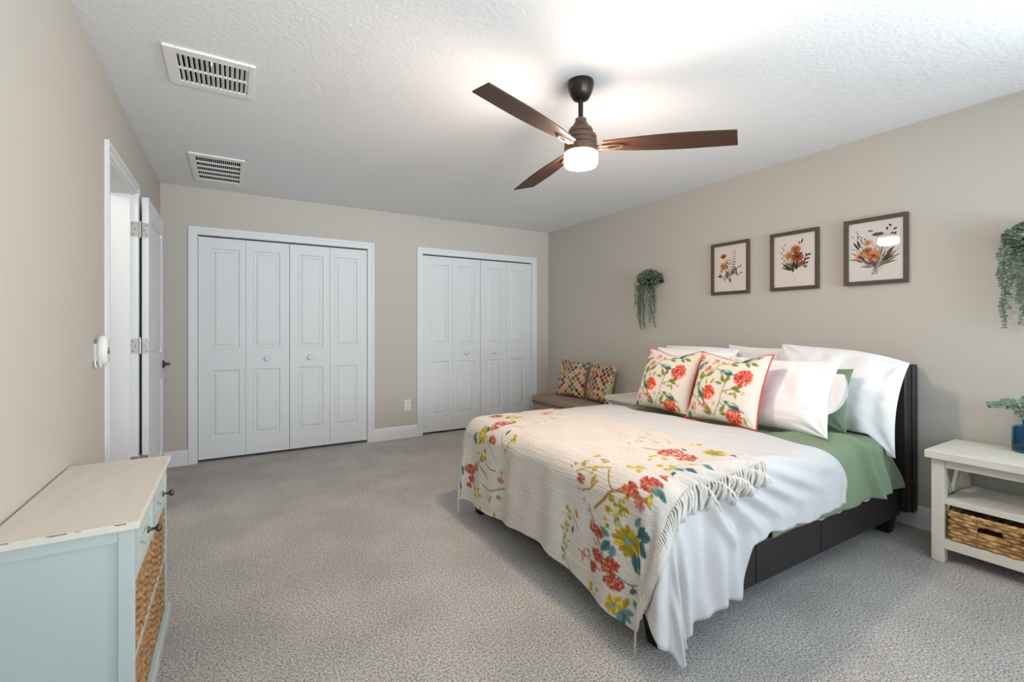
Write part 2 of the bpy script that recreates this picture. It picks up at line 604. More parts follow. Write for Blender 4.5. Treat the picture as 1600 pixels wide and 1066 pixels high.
for i, (a, b, c, d) in enumerate(WINDOWS):
    f = MB()
    y0, y1 = YN - 0.10, YN + 0.015
    f.box(a - .06, a + .03, y0, y1, c - .05, d + .06).box(b - .03, b + .06, y0, y1, c - .05, d + .06)
    f.box(a + .03, b - .03, y0, y1, d - .03, d + .06).box(a + .03, b - .03, y0, y1 + .02, c - .05, c + .03)
    f.box(a + .03, b - .03, y0 + .03, y0 + .07, (c + d) / 2 - .02, (c + d) / 2 + .02)
    struct(f, 'window_%d' % (i + 1), M['trim'], ['white framed window nearest the left wall', 'white framed window nearest the bed wall'][i], 'window')

f = MB()
a, b, c, d = RWIN
x0, x1 = XR - .015, XR + .10
f.box(x0, x1, a - .06, a + .03, c - .05, d + .06).box(x0, x1, b - .03, b + .06, c - .05, d + .06)
f.box(x0, x1, a + .03, b - .03, d - .03, d + .06).box(x0 - .02, x1, a + .03, b - .03, c - .05, c + .03)
f.box(x1 - .07, x1 - .03, a + .03, b - .03, (c + d) / 2 - .02, (c + d) / 2 + .02)
struct(f, 'window_3', M['trim'], 'white framed window in the bed wall beyond the near nightstand', 'window')


def casing(name, x0, x1, zt, label):
    """door casing around a closet opening in the back wall"""
    t = MB()
    W = 0.065
    for (a, b, z0, z1) in ((x0 - W, x0, 0, zt + W), (x1, x1 + W, 0, zt + W), (x0, x1, zt, zt + W)):
        t.box(a, b, YB - 0.010, YB, z0, z1)
    # raised outer band
    for (a, b, z0, z1) in ((x0 - W, x0 - W + .026, 0, zt + W), (x1 + W - .026, x1 + W, 0, zt + W), (x0 - W + .026, x1 + W - .026, zt + W - .026, zt + W)):
        t.box(a, b, YB - 0.018, YB - 0.010, z0, z1)
    # jamb lining
    t.box(x0 - .001, x0 + .004, YB, YB + .12, 0, zt).box(x1 - .004, x1 + .001, YB, YB + .12, 0, zt)
    t.box(x0 + .004, x1 - .004, YB, YB + .12, zt - .004, zt)
    return struct(t, name, M['trim'], label, 'door trim', bevel=0.003)


casing('trim_1', *C1, 'white casing around the wide closet nearest the doorway')
casing('trim_2', *C2, 'white casing around the closet nearest the room corner')

# casing and jamb of the left doorway
t = MB()
W = 0.06
for (a, b, z0, z1) in ((DY0 - W, DY0, 0, DZ + W), (DY1, DY1 + W, 0, DZ + W), (DY0, DY1, DZ, DZ + W)):
    t.box(XL, XL + .012, a, b, z0, z1)
for (a, b, z0, z1) in ((DY0 - W, DY0 - W + .024, 0, DZ + W), (DY1 + W - .024, DY1 + W, 0, DZ + W), (DY0 - W + .024, DY1 + W - .024, DZ + W - .024, DZ + W)):
    t.box(XL + .012, XL + .019, a, b, z0, z1)
t.box(XL - WT, XL + .004, DY0 - .001, DY0 + .012, 0, DZ).box(XL - WT, XL + .020, DY1 - .012, DY1 + .001, 0, DZ)
t.box(XL - WT, XL + .004, DY0 + .012, DY1 - .012, DZ - .012, DZ)
t.box(XL - .13, XL - .018, DY1 - .024, DY1 - .012, 0, DZ - .012).box(XL - .13, XL - .018, DY0 + .012, DY0 + .024, 0, DZ - .012)
struct(t, 'trim_3', M['trim'], 'white casing and jamb of the open doorway in the left wall', 'door trim', bevel=0.002)


def baseboard(name, segs, label):
    """segs: list of (axis, fixed coordinate, into-room sign, a, b)"""
    t = MB()
    for (ax, c, sg, a, b) in segs:
        prof = [(0, 0), (.016, 0), (.016, .092), (.012, .098), (.012, .112), (.006, .124), (.004, .132), (0, .132)]
        pts = [(c + sg * p[0], p[1]) for p in prof]
        t.prism(pts, 'y' if ax == 'x' else 'x', a, b)
    return struct(t, name, M['trim'], label, 'baseboard')


baseboard('baseboard_back', [('y', YB, -1, XL, C1[0] - .066), ('y', YB, -1, C1[1] + .066, C2[0] - .066), ('y', YB, -1, C2[1] + .066, XR)], 'white moulded baseboard under the closet wall')
baseboard('baseboard_right', [('x', XR, -1, YN, YB)], 'white moulded baseboard along the bed wall')
baseboard('baseboard_left', [('x', XL, 1, YN, DY0 - .061), ('x', XL, 1, DY1 + .061, YB)], 'white moulded baseboard along the doorway wall')


# ------------------------------------------------------------------ panelled doors
def panel_door(fn, W, Hh, T, a0, a1, rows, arch=0.0):
    """door mesh; fn(a, b, c) puts width, height and depth (0 = front face, positive = inwards) into the room"""
    m = MB()
    V = [fn(a, b, c) for (a, b, c) in ((0, 0, 0), (W, 0, 0), (W, Hh, 0), (0, Hh, 0), (0, 0, T), (W, 0, T), (W, Hh, T), (0, Hh, T))]
    m.add(V, [(4, 5, 6, 7), (0, 1, 5, 4), (1, 2, 6, 5), (2, 3, 7, 6), (3, 0, 4, 7)])

    def q(x0, x1, y0, y1):
        m.add([fn(x0, y0, 0), fn(x1, y0, 0), fn(x1, y1, 0), fn(x0, y1, 0)], [(0, 1, 2, 3)])
    q(0, a0, 0, Hh); q(a1, W, 0, Hh)
    ys = [0] + [y for r in rows for y in r] + [Hh]
    for i in range(0, len(ys), 2):
        q(a0, a1, ys[i], ys[i + 1])
    for (b0, b1) in rows:
        rings = []
        for (ins, dep) in ((0, 0), (.008, .013), (.020, .013), (.036, .004), (.040, .003)):
            x0, x1, y0, y1 = a0 + ins, a1 - ins, b0 + ins, b1 - ins
            rings.append([fn(x0, y0, dep), fn(x1, y0, dep), fn(x1, y1, dep), fn(x0, y1, dep)])
        m.loops(rings)
    return m


def bifold(name, x0, x1, knob_leaf, label):
    """one folding pair of closet doors: two hinged leaves, a knob on the leading one"""
    e = empty(name, ((x0 + x1) / 2, YB + .02, 0.02), label, 'closet door', None, 'structure')
    xm = (x0 + x1) / 2
    g = 0.002
    for k, (a, b) in enumerate(((x0 + g, xm - g / 2), (xm + g / 2, x1 - g))):
        W_ = b - a
        outer, inner = 0.098, 0.048
        if knob_leaf == 1: sl, sr = (outer, inner) if k == 0 else (0.062, 0.080)
        else: sl, sr = (0.080, 0.062) if k == 0 else (inner, outer)
        m = panel_door(lambda p, q, c, a=a: (a + p, YB + .012 + c, .026 + q), W_, 1.986, .03, sl, W_ - sr, [(.184, .790), (.988, 1.890)])
        lf = m.build('door_leaf', M['door'], e)
        if k == knob_leaf:
            kx = (a + b) / 2 - (0.008 if knob_leaf == 1 else 0.005)
            MB().lathe([(.006, 0), (.006, .012), (.018, .016), (.025, .027), (.023, .037), (.011, .043), (.001, .044)], (kx, YB + .012, .91), 20, axis='y').build('knob', M['trim'], lf, smooth=True)
    return e


m1, m2 = (C1[0] + C1[1]) / 2, (C2[0] + C2[1]) / 2
bifold('door_1', C1[0] + .005, m1, 1, 'left folding pair of white panelled doors on the closet nearest the doorway')
bifold('door_2', m1, C1[1] - .005, 0, 'right folding pair of white panelled doors on the closet nearest the doorway')
bifold('door_3', C2[0] + .005, m2, 1, 'left folding pair of white panelled doors on the closet nearest the corner bench')
bifold('door_4', m2, C2[1] - .005, 0, 'right folding pair of white panelled doors on the closet nearest the corner bench')
# hinged room door, swung right back against the left wall
DX0, DX1 = -0.4870, -0.4520
e = empty('door_5', (-0.47, 3.75, 0.012), 'white panelled room door swung open flat along the left wall', 'door', None, 'structure')
m = panel_door(lambda p, q, c: (DX1 - c, 3.748 + p, .014 + q), .775, 2.016, .035, .115, .66, [(.22, .80), (1.0, 1.89)])
slab = m.build('door_slab', M['door'], e, bevel=0.001)
for hz in (.345, 1.085, 1.82):
    h = MB()
    h.box(XL - .018, XL + .018, DY1 - .0145, DY1 - .012, hz - .047, hz + .047)
    h.box(DX0 + .002, DX1 - .002, 3.7455, 3.748, hz - .047, hz + .047)
    h.tube([(-.4945, 3.737, hz - .05), (-.4945, 3.737, hz + .05)], .0062, 10)
    h.tube([(-.4945, 3.737, hz + .05), (-.4945, 3.737, hz + .056)], .0045, 10)
    for dz in (-.032, 0, .032):
        for x in (XL - .004 + .012 * (dz == 0) - .004, (DX0 + DX1) / 2 + .006 * (1 if dz else -1)):
            y = DY1 - .0145 if x < -.495 else 3.7455
            h.lathe([(.0038, 0), (.0038, .0012)], (x, y, hz + dz), 8, axis='y', mi=1)
    h.build('hinge', [M['nickel'], M['dknickel']], e, auto=0.6)
h = MB()
h.lathe([(.031, 0), (.031, .007), (.026, .012), (.012, .016), (.012, .045), (.001, .046)], (DX1, 4.46, .92), 20, axis='x')
h.tube([(DX1 + .04, 4.46, .92), (DX1 + .042, 4.42, .921), (DX1 + .042, 4.345, .918)], [.010, .010, .008], 10)
h.build('door_handle', M['dknickel'], e, auto=0.7)

# ================================================================== CEILING VENTS AND SMALL WALL THINGS
e = empty('ceiling_vent', (-0.08, 2.70, H), 'white square air register with two rows of long slots, nearer the camera', 'vent', 'ceiling air grilles')
b = MB().box(-.215, .075, 2.56, 2.84, H - .003, H - .0005)
b.build('backing', M['dark'], e)
f = MB()
x0, x1, y0, y1 = -.262, .100, 2.515, 2.885
ix0, ix1, iy0, iy1 = -.212, .072, 2.565, 2.835
zz = (H - .012, H)
f.box(x0, ix0, y0, y1, *zz).box(ix1, x1, y0, y1, *zz).box(ix0, ix1, y0, iy0, *zz).box(ix0, ix1, iy1, y1, *zz)
f.box(ix0, ix1, 2.692, 2.708, H - .011, H - .002)
f.build('frame', M['white_plastic'], e, bevel=.003)
s = MB()
n = 14
for k in range(n):
    xc = ix0 + (ix1 - ix0) * (k + .5) / n
    for (a, c) in ((iy0, 2.692), (2.708, iy1)):
        mm = Matrix.Translation((xc + .003, (a + c) / 2, H - .008)) @ Matrix.Rotation(math.radians(38), 4, 'Y')
        s.box(-.0075, .0075, -(c - a) / 2, (c - a) / 2, -.0008, .0008, mtx=mm)
s.build('slats', M['white_plastic'], e)
MB().box(-.082, -.076, 2.566, 2.590, H - .026, H - .010).build('lever', M['white_plastic'], e)

e = empty('ceiling_vent', (-0.09, 4.32, H), 'long white air grille with five rows of small cells, above the first closet', 'vent', 'ceiling air grilles')
x0, x1, y0, y1 = -.264, .087, 3.975, 4.665
ix0, ix1, iy0, iy1 = -.222, .058, 4.035, 4.612
MB().box(ix0, ix1, iy0, iy1, H - .003, H - .0005).build('backing', M['dark'], e)
f = MB()
f.box(x0, ix0, y0, y1, *zz).box(ix1, x1, y0, y1, *zz).box(ix0, ix1, y0, iy0, *zz).box(ix0, ix1, iy1, y1, *zz)
f.build('frame', M['white_plastic'], e, bevel=.003)
s = MB()
for k in range(1, 5):
    yy = iy0 + (iy1 - iy0) * k / 5
    s.box(ix0, ix1, yy - .0075, yy + .0075, H - .011, H - .003)
for k in range(1, 22):
    xx = ix0 + (ix1 - ix0) * k / 22
    s.box(xx - .0017, xx + .0017, iy0, iy1, H - .0065, H - .004)
s.build('grille', M['white_plastic'], e)

e = empty('wall_outlet', (1.654, YB, .352), 'white double power outlet on the back wall between the closets', 'outlet')
MB().box(1.617, 1.690, YB - .006, YB, .292, .414).build('cover_plate', M['white_plastic'], e, bevel=.002)
for dz in (-.030, .030):
    m = MB()
    m.lathe([(.0175, 0), (.0175, .0025), (.016, .003)], (1.654, YB - .006, .353 + dz), 18, axis='y')
    m.box(1.645, 1.648, YB - .0095, YB - .0088, .350 + dz, .362 + dz, 1).box(1.660, 1.663, YB - .0095, YB - .0088, .350 + dz, .362 + dz, 1)
    m.build('socket', [M['trim'], M['dark']], e)

# rounded white handset-like device on the left wall
e = empty('wall_device', (XL, 2.72, 1.09), 'small white rounded plastic device hung on the left wall beside the doorway', 'device')
m = MB()
rings = []
for (d, sc) in ((0, .75), (.004, .92), (.012, 1.0), (.022, 1.0), (.030, .93), (.036, .78)):
    ring = []
    for k in range(28):
        a = 2 * PI * k / 28
        ring.append((XL + d + .012, 2.735 + .036 * sc * math.cos(a), 1.098 + .068 * sc * math.sin(a)))
    rings.append(ring)
m.loops(rings, fill_first=True)
m.build('body', M['white_plastic'], e, auto=0.8)
MB().box(XL, XL + .013, 2.715, 2.755, 1.05, 1.13).build('wall_plate', M['white_plastic'], e, bevel=.002)
m = MB()
for k in range(3):
    m.lathe([(.007, 0), (.007, .002)], (XL + .0475, 2.735 + (k - 1) * .012, 1.090 + (k % 2) * .014), 10, axis='x')
m.build('buttons', M['dknickel'], e)
m = MB().tube([(XL + .02, 2.705, 1.055), (XL + .028, 2.70, 1.03), (XL + .018, 2.712, 1.012), (XL + .010, 2.70, 1.03), (XL + .008, 2.70, 1.06)], .003, 8)
m.build('hook', M['white_plastic'], e, smooth=True)

# ================================================================== CEILING FAN
FX, FY = 1.510, 1.837
fan = empty('ceiling_fan', (FX, FY, H), 'dark bronze three-bladed ceiling fan with a glowing drum light', 'ceiling fan')
MB().lathe([(.064, 0), (.066, -.008), (.064, -.030), (.054, -.062), (.040, -.086), (.030, -.092), (.015, -.092)], (FX, FY, H), 40).build('canopy', M['bronze'], fan, auto=0.7)
MB().lathe([(.0125, -.088), (.0125, -.215)], (FX, FY, H), 20).build('downrod', M['bronze'], fan, auto=0.7)
MB().lathe([(.020, -.185), (.028, -.188), (.028, -.204), (.034, -.208), (.040, -.222), (.056, -.236), (.061, -.246), (.062, -.258), (.058, -.262),
            (.074, -.270), (.079, -.278), (.079, -.292), (.075, -.296), (.081, -.300), (.081, -.316), (.077, -.320), (.083, -.325), (.083, -.358), (.080, -.362), (.02, -.362)],
           (FX, FY, H), 48).build('motor_housing', M['motor'], fan, auto=0.5)
m = MB().lathe([(.079, -.3625), (.083, -.366), (.083, -.412), (.078, -.424)], (FX, FY, H), 48, cap=False)
m.lathe([(.078, -.424), (.060, -.430), (.001, -.432)], (FX, FY, H), 48, mi=1, cap=False)
m.build('light_diffuser', [emit_mat('lamp_diffuser_side', (1.0, 0.81, 0.66, 1), FAN_GLOW * 0.6), emit_mat('lamp_diffuser', (1.0, 0.79, 0.62, 1), FAN_GLOW * 0.75)], fan, auto=0.7, fix=False)
BZ = -.326
for k in range(3):
    ang = math.radians(-40 + 120 * k)
    # outline of a blade along local +x
    outl = []
    ln = 0.765
    for t in np.linspace(0, 1, 18):
        x = .105 + (ln - .105) * t
        wl = .038 + .036 * math.sin(min(1.0, t * 1.5) * PI / 2) - .010 * t * t
        outl.append((x, wl))
    up = outl[:]
    dn = [(x - .040 * max(0, (x - .45) / .315) ** 2, -wl * .95) for x, wl in outl]
    poly = dn + up[::-1]
    m = MB()
    n = len(poly)
    tilt = math.radians(-11)

    def bp(x, y, z):
        return (x, y * math.cos(tilt) - z * math.sin(tilt), y * math.sin(tilt) + z * math.cos(tilt))
    rings = [[bp(x, y, -.004) for x, y in poly], [bp(x, y, .004) for x, y in poly]]
    m.loops(rings, fill_first=True)
    me_o = m.build('blade', M['blade'], None, org=(0, 0, 0), bevel=.002)
    me_o.parent = fan
    me_o.location = (0, 0, BZ)
    me_o.rotation_euler = (0, 0, ang)
    ORG[me_o.name] = Vector((0, 0, 0))
    h = MB()
    h.prism([(.060, -.022), (.135, -.014), (.135, .014), (.060, .022)], 'z', -.010, -.005)
    for sg in (-1, 1):
        h.tube([bp(.085, sg * .010, -.010), bp(.16, sg * .017, -.012), bp(.205, sg * .006, -.010), bp(.215, 0, -.008)], .005, 8)
    h.lathe([(.009, 0), (.009, -.008), (.004, -.012)], bp(.205, 0, -.006), 12)
    h.build('blade_iron', M['brass'], me_o, smooth=False)

# ================================================================== FRAMED FLOWER PRINTS
INK, INK2, GREYG = (58, 54, 56), (88, 92, 84), (128, 132, 118)
RUST, ORA, OCH, PEA = (158, 78, 40), (218, 138, 72), (214, 164, 92), (232, 178, 140)


def bouquet(kind):
    c = Canvas(.286, .378, .0013, (244, 240, 238))
    bx, by = .143, .085
    rg = random.Random(kind * 7 + 3)
    heads = []

    def stemto(x, y, col=GREYG, w=.0016):
        c.stroke([(bx + rg.uniform(-.012, .012), by - .02), (bx + (x - bx) * .35, by + (y - by) * .45), (x, y)], w, col)
    if kind == 1:
        for i in range(26):
            x, y = .143 + rg.gauss(0, .045), .12 + rg.random() * .11
            c.leaf(x, y, rg.uniform(.2, 2.9), rg.uniform(.02, .045), rg.uniform(.006, .012), rg.choice([GREYG, INK2, (176, 160, 136), (150, 120, 100)]), .85)
        for i in range(9):
            y = .15 + .021 * i
            for sg in (-1, 1):
                c.leaf(.165 + .004 * i * .6, y, PI / 2 + sg * .9, .022 - .0014 * i, .010 - .0006 * i, (INK, (104, 78, 92), INK2)[i % 3])
        for i in range(12):
            c.leaf(.13 + rg.gauss(0, .02), .07 + rg.random() * .07, PI / 2 + rg.gauss(0, .6), .05, .009, rg.choice([INK, INK2]), .9)
        for (x, y) in ((.083, .29), (.085, .205)):
            stemto(x, y)
        c.flower(.083, .292, .030, 11, (196, 96, 52), (120, 52, 28), .7)
        c.flower(.088, .208, .038, 9, OCH, (190, 110, 50), .9, two=(224, 150, 92))
        c.leaf(.075, .125, PI * .95, .045, .024, (96, 112, 92)); c.leaf(.075, .16, PI * .75, .03, .012, (110, 122, 104))
        for i in range(14):
            c.dot(.13 + rg.gauss(0, .018), .22 + rg.gauss(0, .025), .008, .006, rg.choice([(226, 176, 150), (230, 196, 170), PEA]), .8)
        for i in range(8):
            c.leaf(.2 + rg.gauss(0, .02), .12 + rg.random() * .05, rg.uniform(.2, 1.4), .03, .010, rg.choice([(150, 92, 62), (190, 150, 110), INK2]))
    elif kind == 2:
        for i in range(22):
            a = rg.uniform(.1, PI - .1)
            c.leaf(bx + .02 * math.cos(a), .115 + rg.random() * .05, a, rg.uniform(.045, .085), rg.uniform(.010, .016), rg.choice([(116, 62, 42), (150, 86, 56), INK, (160, 150, 110), (178, 120, 84)]), .88)
        for i in range(9):
            c.leaf(.065 + .004 * math.sin(i), .15 + .019 * i, PI / 2 + (.8 if i % 2 else -.8), .020, .008, rg.choice([INK, (120, 110, 112), (90, 80, 84)]))
            c.leaf(.095 + .003 * math.sin(i), .17 + .012 * i, PI / 2 + (.8 if i % 2 else -.8), .014, .005, (196, 170, 160))
        for i in range(7):
            c.leaf(.205 + .004 * i, .135 + .014 * i, .9 + (.7 if i % 2 else -.7), .030, .013, rg.choice([INK, (70, 52, 44)]))
        c.leaf(.19, .305, 1.25, .04, .012, (110, 62, 48)); c.leaf(.178, .30, 1.7, .03, .01, (150, 100, 70))
        c.flower(.152, .268, .042, 11, ORA, (150, 78, 30), .72, two=(206, 120, 50))
        c.flower(.105, .228, .034, 10, OCH, (200, 120, 40), .95)
        c.flower(.165, .215, .050, 14, RUST, (92, 36, 22), .78, two=(196, 100, 56))
        c.leaf(.165, .24, 2.8, .03, .012, INK)
        for i in range(10):
            c.leaf(.143 + rg.gauss(0, .012), .09 + rg.random() * .06, PI / 2 + rg.gauss(0, .4), .05, .012, rg.choice([INK, (96, 74, 64)]))
        c.stroke([(bx, .03), (bx + .002, .08)], .0016, (150, 146, 140))
    else:
        for i in range(46):
            a = rg.uniform(.05, PI - .05)
            r0 = rg.random() * .05
            c.leaf(bx + r0 * math.cos(a) * 1.6, .07 + r0 + rg.random() * .03, a, rg.uniform(.045, .10), rg.uniform(.006, .012), rg.choice([INK, (110, 96, 88), (150, 128, 108), (120, 90, 76), GREYG]), .85)
        for i in range(12):
            c.stroke([(bx + rg.gauss(0, .012), .04), (bx + rg.gauss(0, .03), .12), (bx + rg.gauss(0, .06), .22)], .0014, rg.choice([(120, 100, 90), INK2]))
        for i in range(22):
            c.leaf(.055 + rg.gauss(0, .018), .27 + rg.gauss(0, .035), rg.uniform(0, 6.28), .012, .006, rg.choice([INK2, (120, 130, 124), INK]))
            c.dot(.143 + rg.gauss(0, .05), .25 + rg.gauss(0, .03), .003, .003, rg.choice([RUST, (170, 120, 90), INK]), .9)
        for (x, y) in ((.225, .33), (.205, .31), (.235, .31), (.22, .285), (.24, .275)):
            c.leaf(x, y, PI / 2 + rg.gauss(0, .9), .022, .012, (70, 74, 66)); stemto(x, y, (130, 130, 120), .001)
        c.stroke([(.15, .13), (.158, .29)], .0016, INK2)
        c.flower(.158, .292, .036, 16, (84, 70, 74), (120, 84, 60), .34, cr=.4)
        c.flower(.118, .318, .016, 9, (92, 96, 80), INK2, .35)
        c.flower(.105, .245, .030, 11, (234, 190, 152), (176, 96, 44), .7)
        c.flower(.185, .255, .030, 11, (230, 206, 180), (190, 130, 80), .7)
        c.flower(.165, .22, .020, 9, (232, 196, 166), (190, 110, 60), .8)
        c.flower(.060, .158, .030, 10, (230, 164, 122), (120, 52, 22), .9)
        c.flower(.102, .19, .036, 10, (214, 140, 92), (116, 64, 36), .75, two=(190, 120, 76))
        c.flower(.135, .158, .043, 9, (228, 136, 84), (150, 58, 22), .85, two=(236, 156, 106))
        for (x, y, a, L) in ((.06, .20, 2.1, .07), (.065, .215, 1.9, .06), (.2, .165, .75, .06), (.19, .13, .9, .07), (.18, .12, .5, .06), (.09, .135, 2.4, .05)):
            c.leaf(x, y, a, L, .013, INK)
    return c


def picture(kind, yc, label, yaw=0.0):
    wd, hg, zc_ = .342, .430, 1.6935
    e = empty('wall_art', (XR, yc, zc_ - hg / 2), label, 'framed print', 'framed flower prints over the bed')
    e.rotation_euler = (0, 0, yaw)
    d0, d1, B = XR - .026 - abs(yaw) * .1, XR - .004 - abs(yaw) * .1, .024
    y0, y1, z0, z1 = yc - wd / 2, yc + wd / 2, zc_ - hg / 2, zc_ + hg / 2
    f = MB()
    f.box(d0, d1, y0, y0 + B, z0, z1).box(d0, d1, y1 - B, y1, z0, z1)
    f.box(d0, d1, y0 + B, y1 - B, z0, z0 + B).box(d0, d1, y0 + B, y1 - B, z1 - B, z1)
    f.build('frame', M['frame'], e, bevel=.002)
    c = bouquet(kind)
    # print: canvas x runs towards -Y (seen from the room)
    iy0, iy1, iz0, iz1 = y0 + B, y1 - B, z0 + B, z1 - B
    P = np.empty((c.ny, c.nx, 3))
    P[..., 0] = d1 - .006
    P[..., 1] = iy1 - c.X / c.w * (iy1 - iy0)
    P[..., 2] = iz0 + c.Y / c.h * (iz1 - iz0)
    m = MB().grid(P)
    m.build('print', M['paper'], e, fix=False, cols=c.lin())
    MB().add([(d1 - .011, iy0, iz0), (d1 - .011, iy0, iz1), (d1 - .011, iy1, iz1), (d1 - .011, iy1, iz0)], [(0, 1, 2, 3)]).build('glass', M['clear'], e, fix=False)
    return e


picture(1, 2.373, 'framed flower print with one rust bloom at top, farthest of the three over the bed')
picture(2, 1.861, 'middle framed print with a bunch of orange and rust daisies')
picture(3, 1.359, 'framed print of peach wildflowers with dark stems, nearest of the three over the bed', yaw=.042)

# ================================================================== THE BED
BX0, BX1, BY0, BY1 = 1.33, 3.40, 1.175, 2.755
bed = empty('bed', (BX1, (BY0 + BY1) / 2, 0), 'queen bed frame in dark faux leather with a tall headboard', 'bed')
# headboard: padded front on a back panel
y0, y1 = 1.140, 2.790
prof = [(3.445, .115), (3.385, .115), (3.378, .30), (3.366, .55), (3.360, .80), (3.362, .90), (3.372, .945), (3.392, .968), (3.420, .972), (3.445, .968)]
MB().prism(prof, 'y', y0 + .004, y1 - .004).build('headboard_pad', M['leather'], bed, auto=0.6, bevel=.008)
prof = [(3.512, .105), (3.447, .105), (3.447, .972), (3.458, .982), (3.500, .982), (3.512, .972)]
MB().prism(prof, 'y', y0 - .004, y1 + .004).build('headboard_panel', M['leather'], bed, auto=0.6, bevel=.006)
def rail(a, b, y, name, seams, axis):
    m = MB()
    z0_, z1_ = .095, .275
    cuts = [a] + seams + [b]
    for i in range(len(cuts) - 1):
        if axis == 'x': m.box(cuts[i] + .0015, cuts[i + 1] - .0015, y, y + .045, z0_, z1_)
        else: m.box(y, y + .045, cuts[i] + .0015, cuts[i + 1] - .0015, z0_, z1_)
    return m.build(name, M['leather'], bed, bevel=.006)
rail(BX0, 3.38, BY0, 'side_rail', [1.93, 2.47, 3.0], 'x')
rail(BX0, 3.38, BY1 - .045, 'side_rail', [1.93, 2.47, 3.0], 'x')
rail(BY0 + .046, BY1 - .046, BX0, 'foot_rail', [1.72, 2.22], 'y')
for (x, y) in ((BX0 + .02, BY0 + .02), (BX0 + .02, BY1 - .10), (3.27, BY0 + .01), (3.27, BY1 - .09)):
    m = MB()
    a, b = (x, x + .08), (y, y + .08)
    m.loops([[(a[0] + .012, b[0] + .012, 0), (a[1] - .012, b[0] + .012, 0), (a[1] - .012, b[1] - .012, 0), (a[0] + .012, b[1] - .012, 0)],
             [(a[0], b[0], .095), (a[1], b[0], .095), (a[1], b[1], .095), (a[0], b[1], .095)]], fill_first=True)
    m.build('leg', M['black'], bed, bevel=.003)
m = MB()
for k in range(9):
    xx = BX0 + .10 + k * .24
    m.box(xx, xx + .07, BY0 + .046, BY1 - .046, .235, .252)
m.build('slats', M['black'], bed)

mt = MB().box(1.385, 3.35, 1.225, 2.705, .255, .572).build('mattress', M['green'], bevel=.05)
mt.modifiers['bevel'].segments = 5
tag(mt, 'thick queen mattress in a green fitted sheet on the bed frame', 'mattress')

# ---- one drape surface that every layer on the bed follows; u runs along the bed, v across it
DX, DYN, DYF, ZT, R = 1.30, 1.135, 2.785, .612, .095


def drape(u, v, off=0.0, wr=1.0, ups=1.0):
    u, v = np.asarray(u, float), np.asarray(v, float)
    xe, yn, yf = DX + R, DYN + R, DYF - R
    dx = np.maximum(0, xe - u)
    dyn, dyf = np.maximum(0, yn - v), np.maximum(0, v - yf)
    dy = dyn + dyf
    sg = np.where(dyf > 0, 1.0, -1.0)
    d = np.hypot(dx, dy)
    dd = np.maximum(d, 1e-9)
    ex, ey = -dx / dd, sg * dy / dd
    th = np.minimum(d / R, PI / 2)
    over = np.maximum(0, d - R * PI / 2)
    corner = 4 * (dx / dd) ** 2 * (dy / dd) ** 2 * (d > 0)
    flare = .07 + .16 * corner
    hh = R * np.sin(th) + flare * over
    zz_ = R * (1 - np.cos(th)) + over * np.sqrt(1 - flare ** 2)
    phi = np.arctan2(dy, dx)
    # folds that deepen towards the hem
    ramp = smoothstep(.05, .38, d)
    near = (dy / dd) * (d > 0)
    foot = (dx / dd) * (d > 0)
    f = near * (1 - .55 * smoothstep(1.65, 1.85, u)) * (.012 * np.sin(2 * PI * (u / .21 + 1.3 * dy)) + .008 * np.sin(2 * PI * (u / .105 - 0.8 * dy) + 2.0)) * (1 - .6 * corner)
    f = f + foot * (.010 * np.sin(2 * PI * v / .34 + .8) + .005 * np.sin(2 * PI * v / .19)) * (1 - .6 * corner)
    f = f + corner * .034 * np.sin(phi * 9.0 + .6 + 2.2 * d) * (sg < 0) + corner * .028 * np.sin(phi * 7.0 + 1.0) * (sg > 0)
    folds = f * ramp
    # puff and soft wrinkles on top
    vm = (v - (DYN + DYF) / 2) / ((DYF - DYN) / 2)
    puff = .018 * (1 - np.clip(np.abs(vm), 0, 1) ** 2.5) * smoothstep(DX, DX + .5, u)
    wrk = .0035 * waves(u, v, 5, .45) + .0018 * waves(u * 1.0, v * 1.6, 9, .16)
    # long creases that fan out from the near foot corner over the near side
    cr = 0.0
    for (ax, ay, bx, by, amp, wd) in CREASES:
        lx, ly = bx - ax, by - ay
        L2 = lx * lx + ly * ly
        t = np.clip(((u - ax) * lx + (v - ay) * ly) / L2, 0, 1)
        ds = np.hypot(u - ax - t * lx, v - ay - t * ly)
        cr = cr + 2.1 * amp * np.exp(-(ds / (wd * .85)) ** 2) * np.sin(PI * np.clip(t * .92 + .06, 0, 1)) ** .7
    dis = off + wr * (folds + wrk + cr) + puff * ups
    nx, ny, nz = ex * np.sin(th), ey * np.sin(th), np.cos(th)
    x = np.maximum(u, xe) + ex * hh + nx * dis
    y = np.clip(v, yn, yf) + ey * hh + ny * dis
    z = ZT - zz_ + nz * dis
    return np.stack([x, y, z], -1)


CREASES = [(1.46, 1.22, 1.70, .90, .014, .024), (1.49, 1.24, 1.88, .92, .013, .024), (1.52, 1.255, 2.06, .94, .012, .026), (1.56, 1.27, 2.24, .97, .011, .028), (1.62, 1.285, 2.42, 1.00, .009, .032),
           (1.72, 1.30, 2.56, 1.06, .007, .034), (1.48, 1.22, 1.79, .91, -.009, .018), (1.51, 1.24, 1.97, .93, -.008, .020), (1.55, 1.255, 2.15, .955, -.007, .022), (1.60, 1.27, 2.33, .985, -.006, .024)]


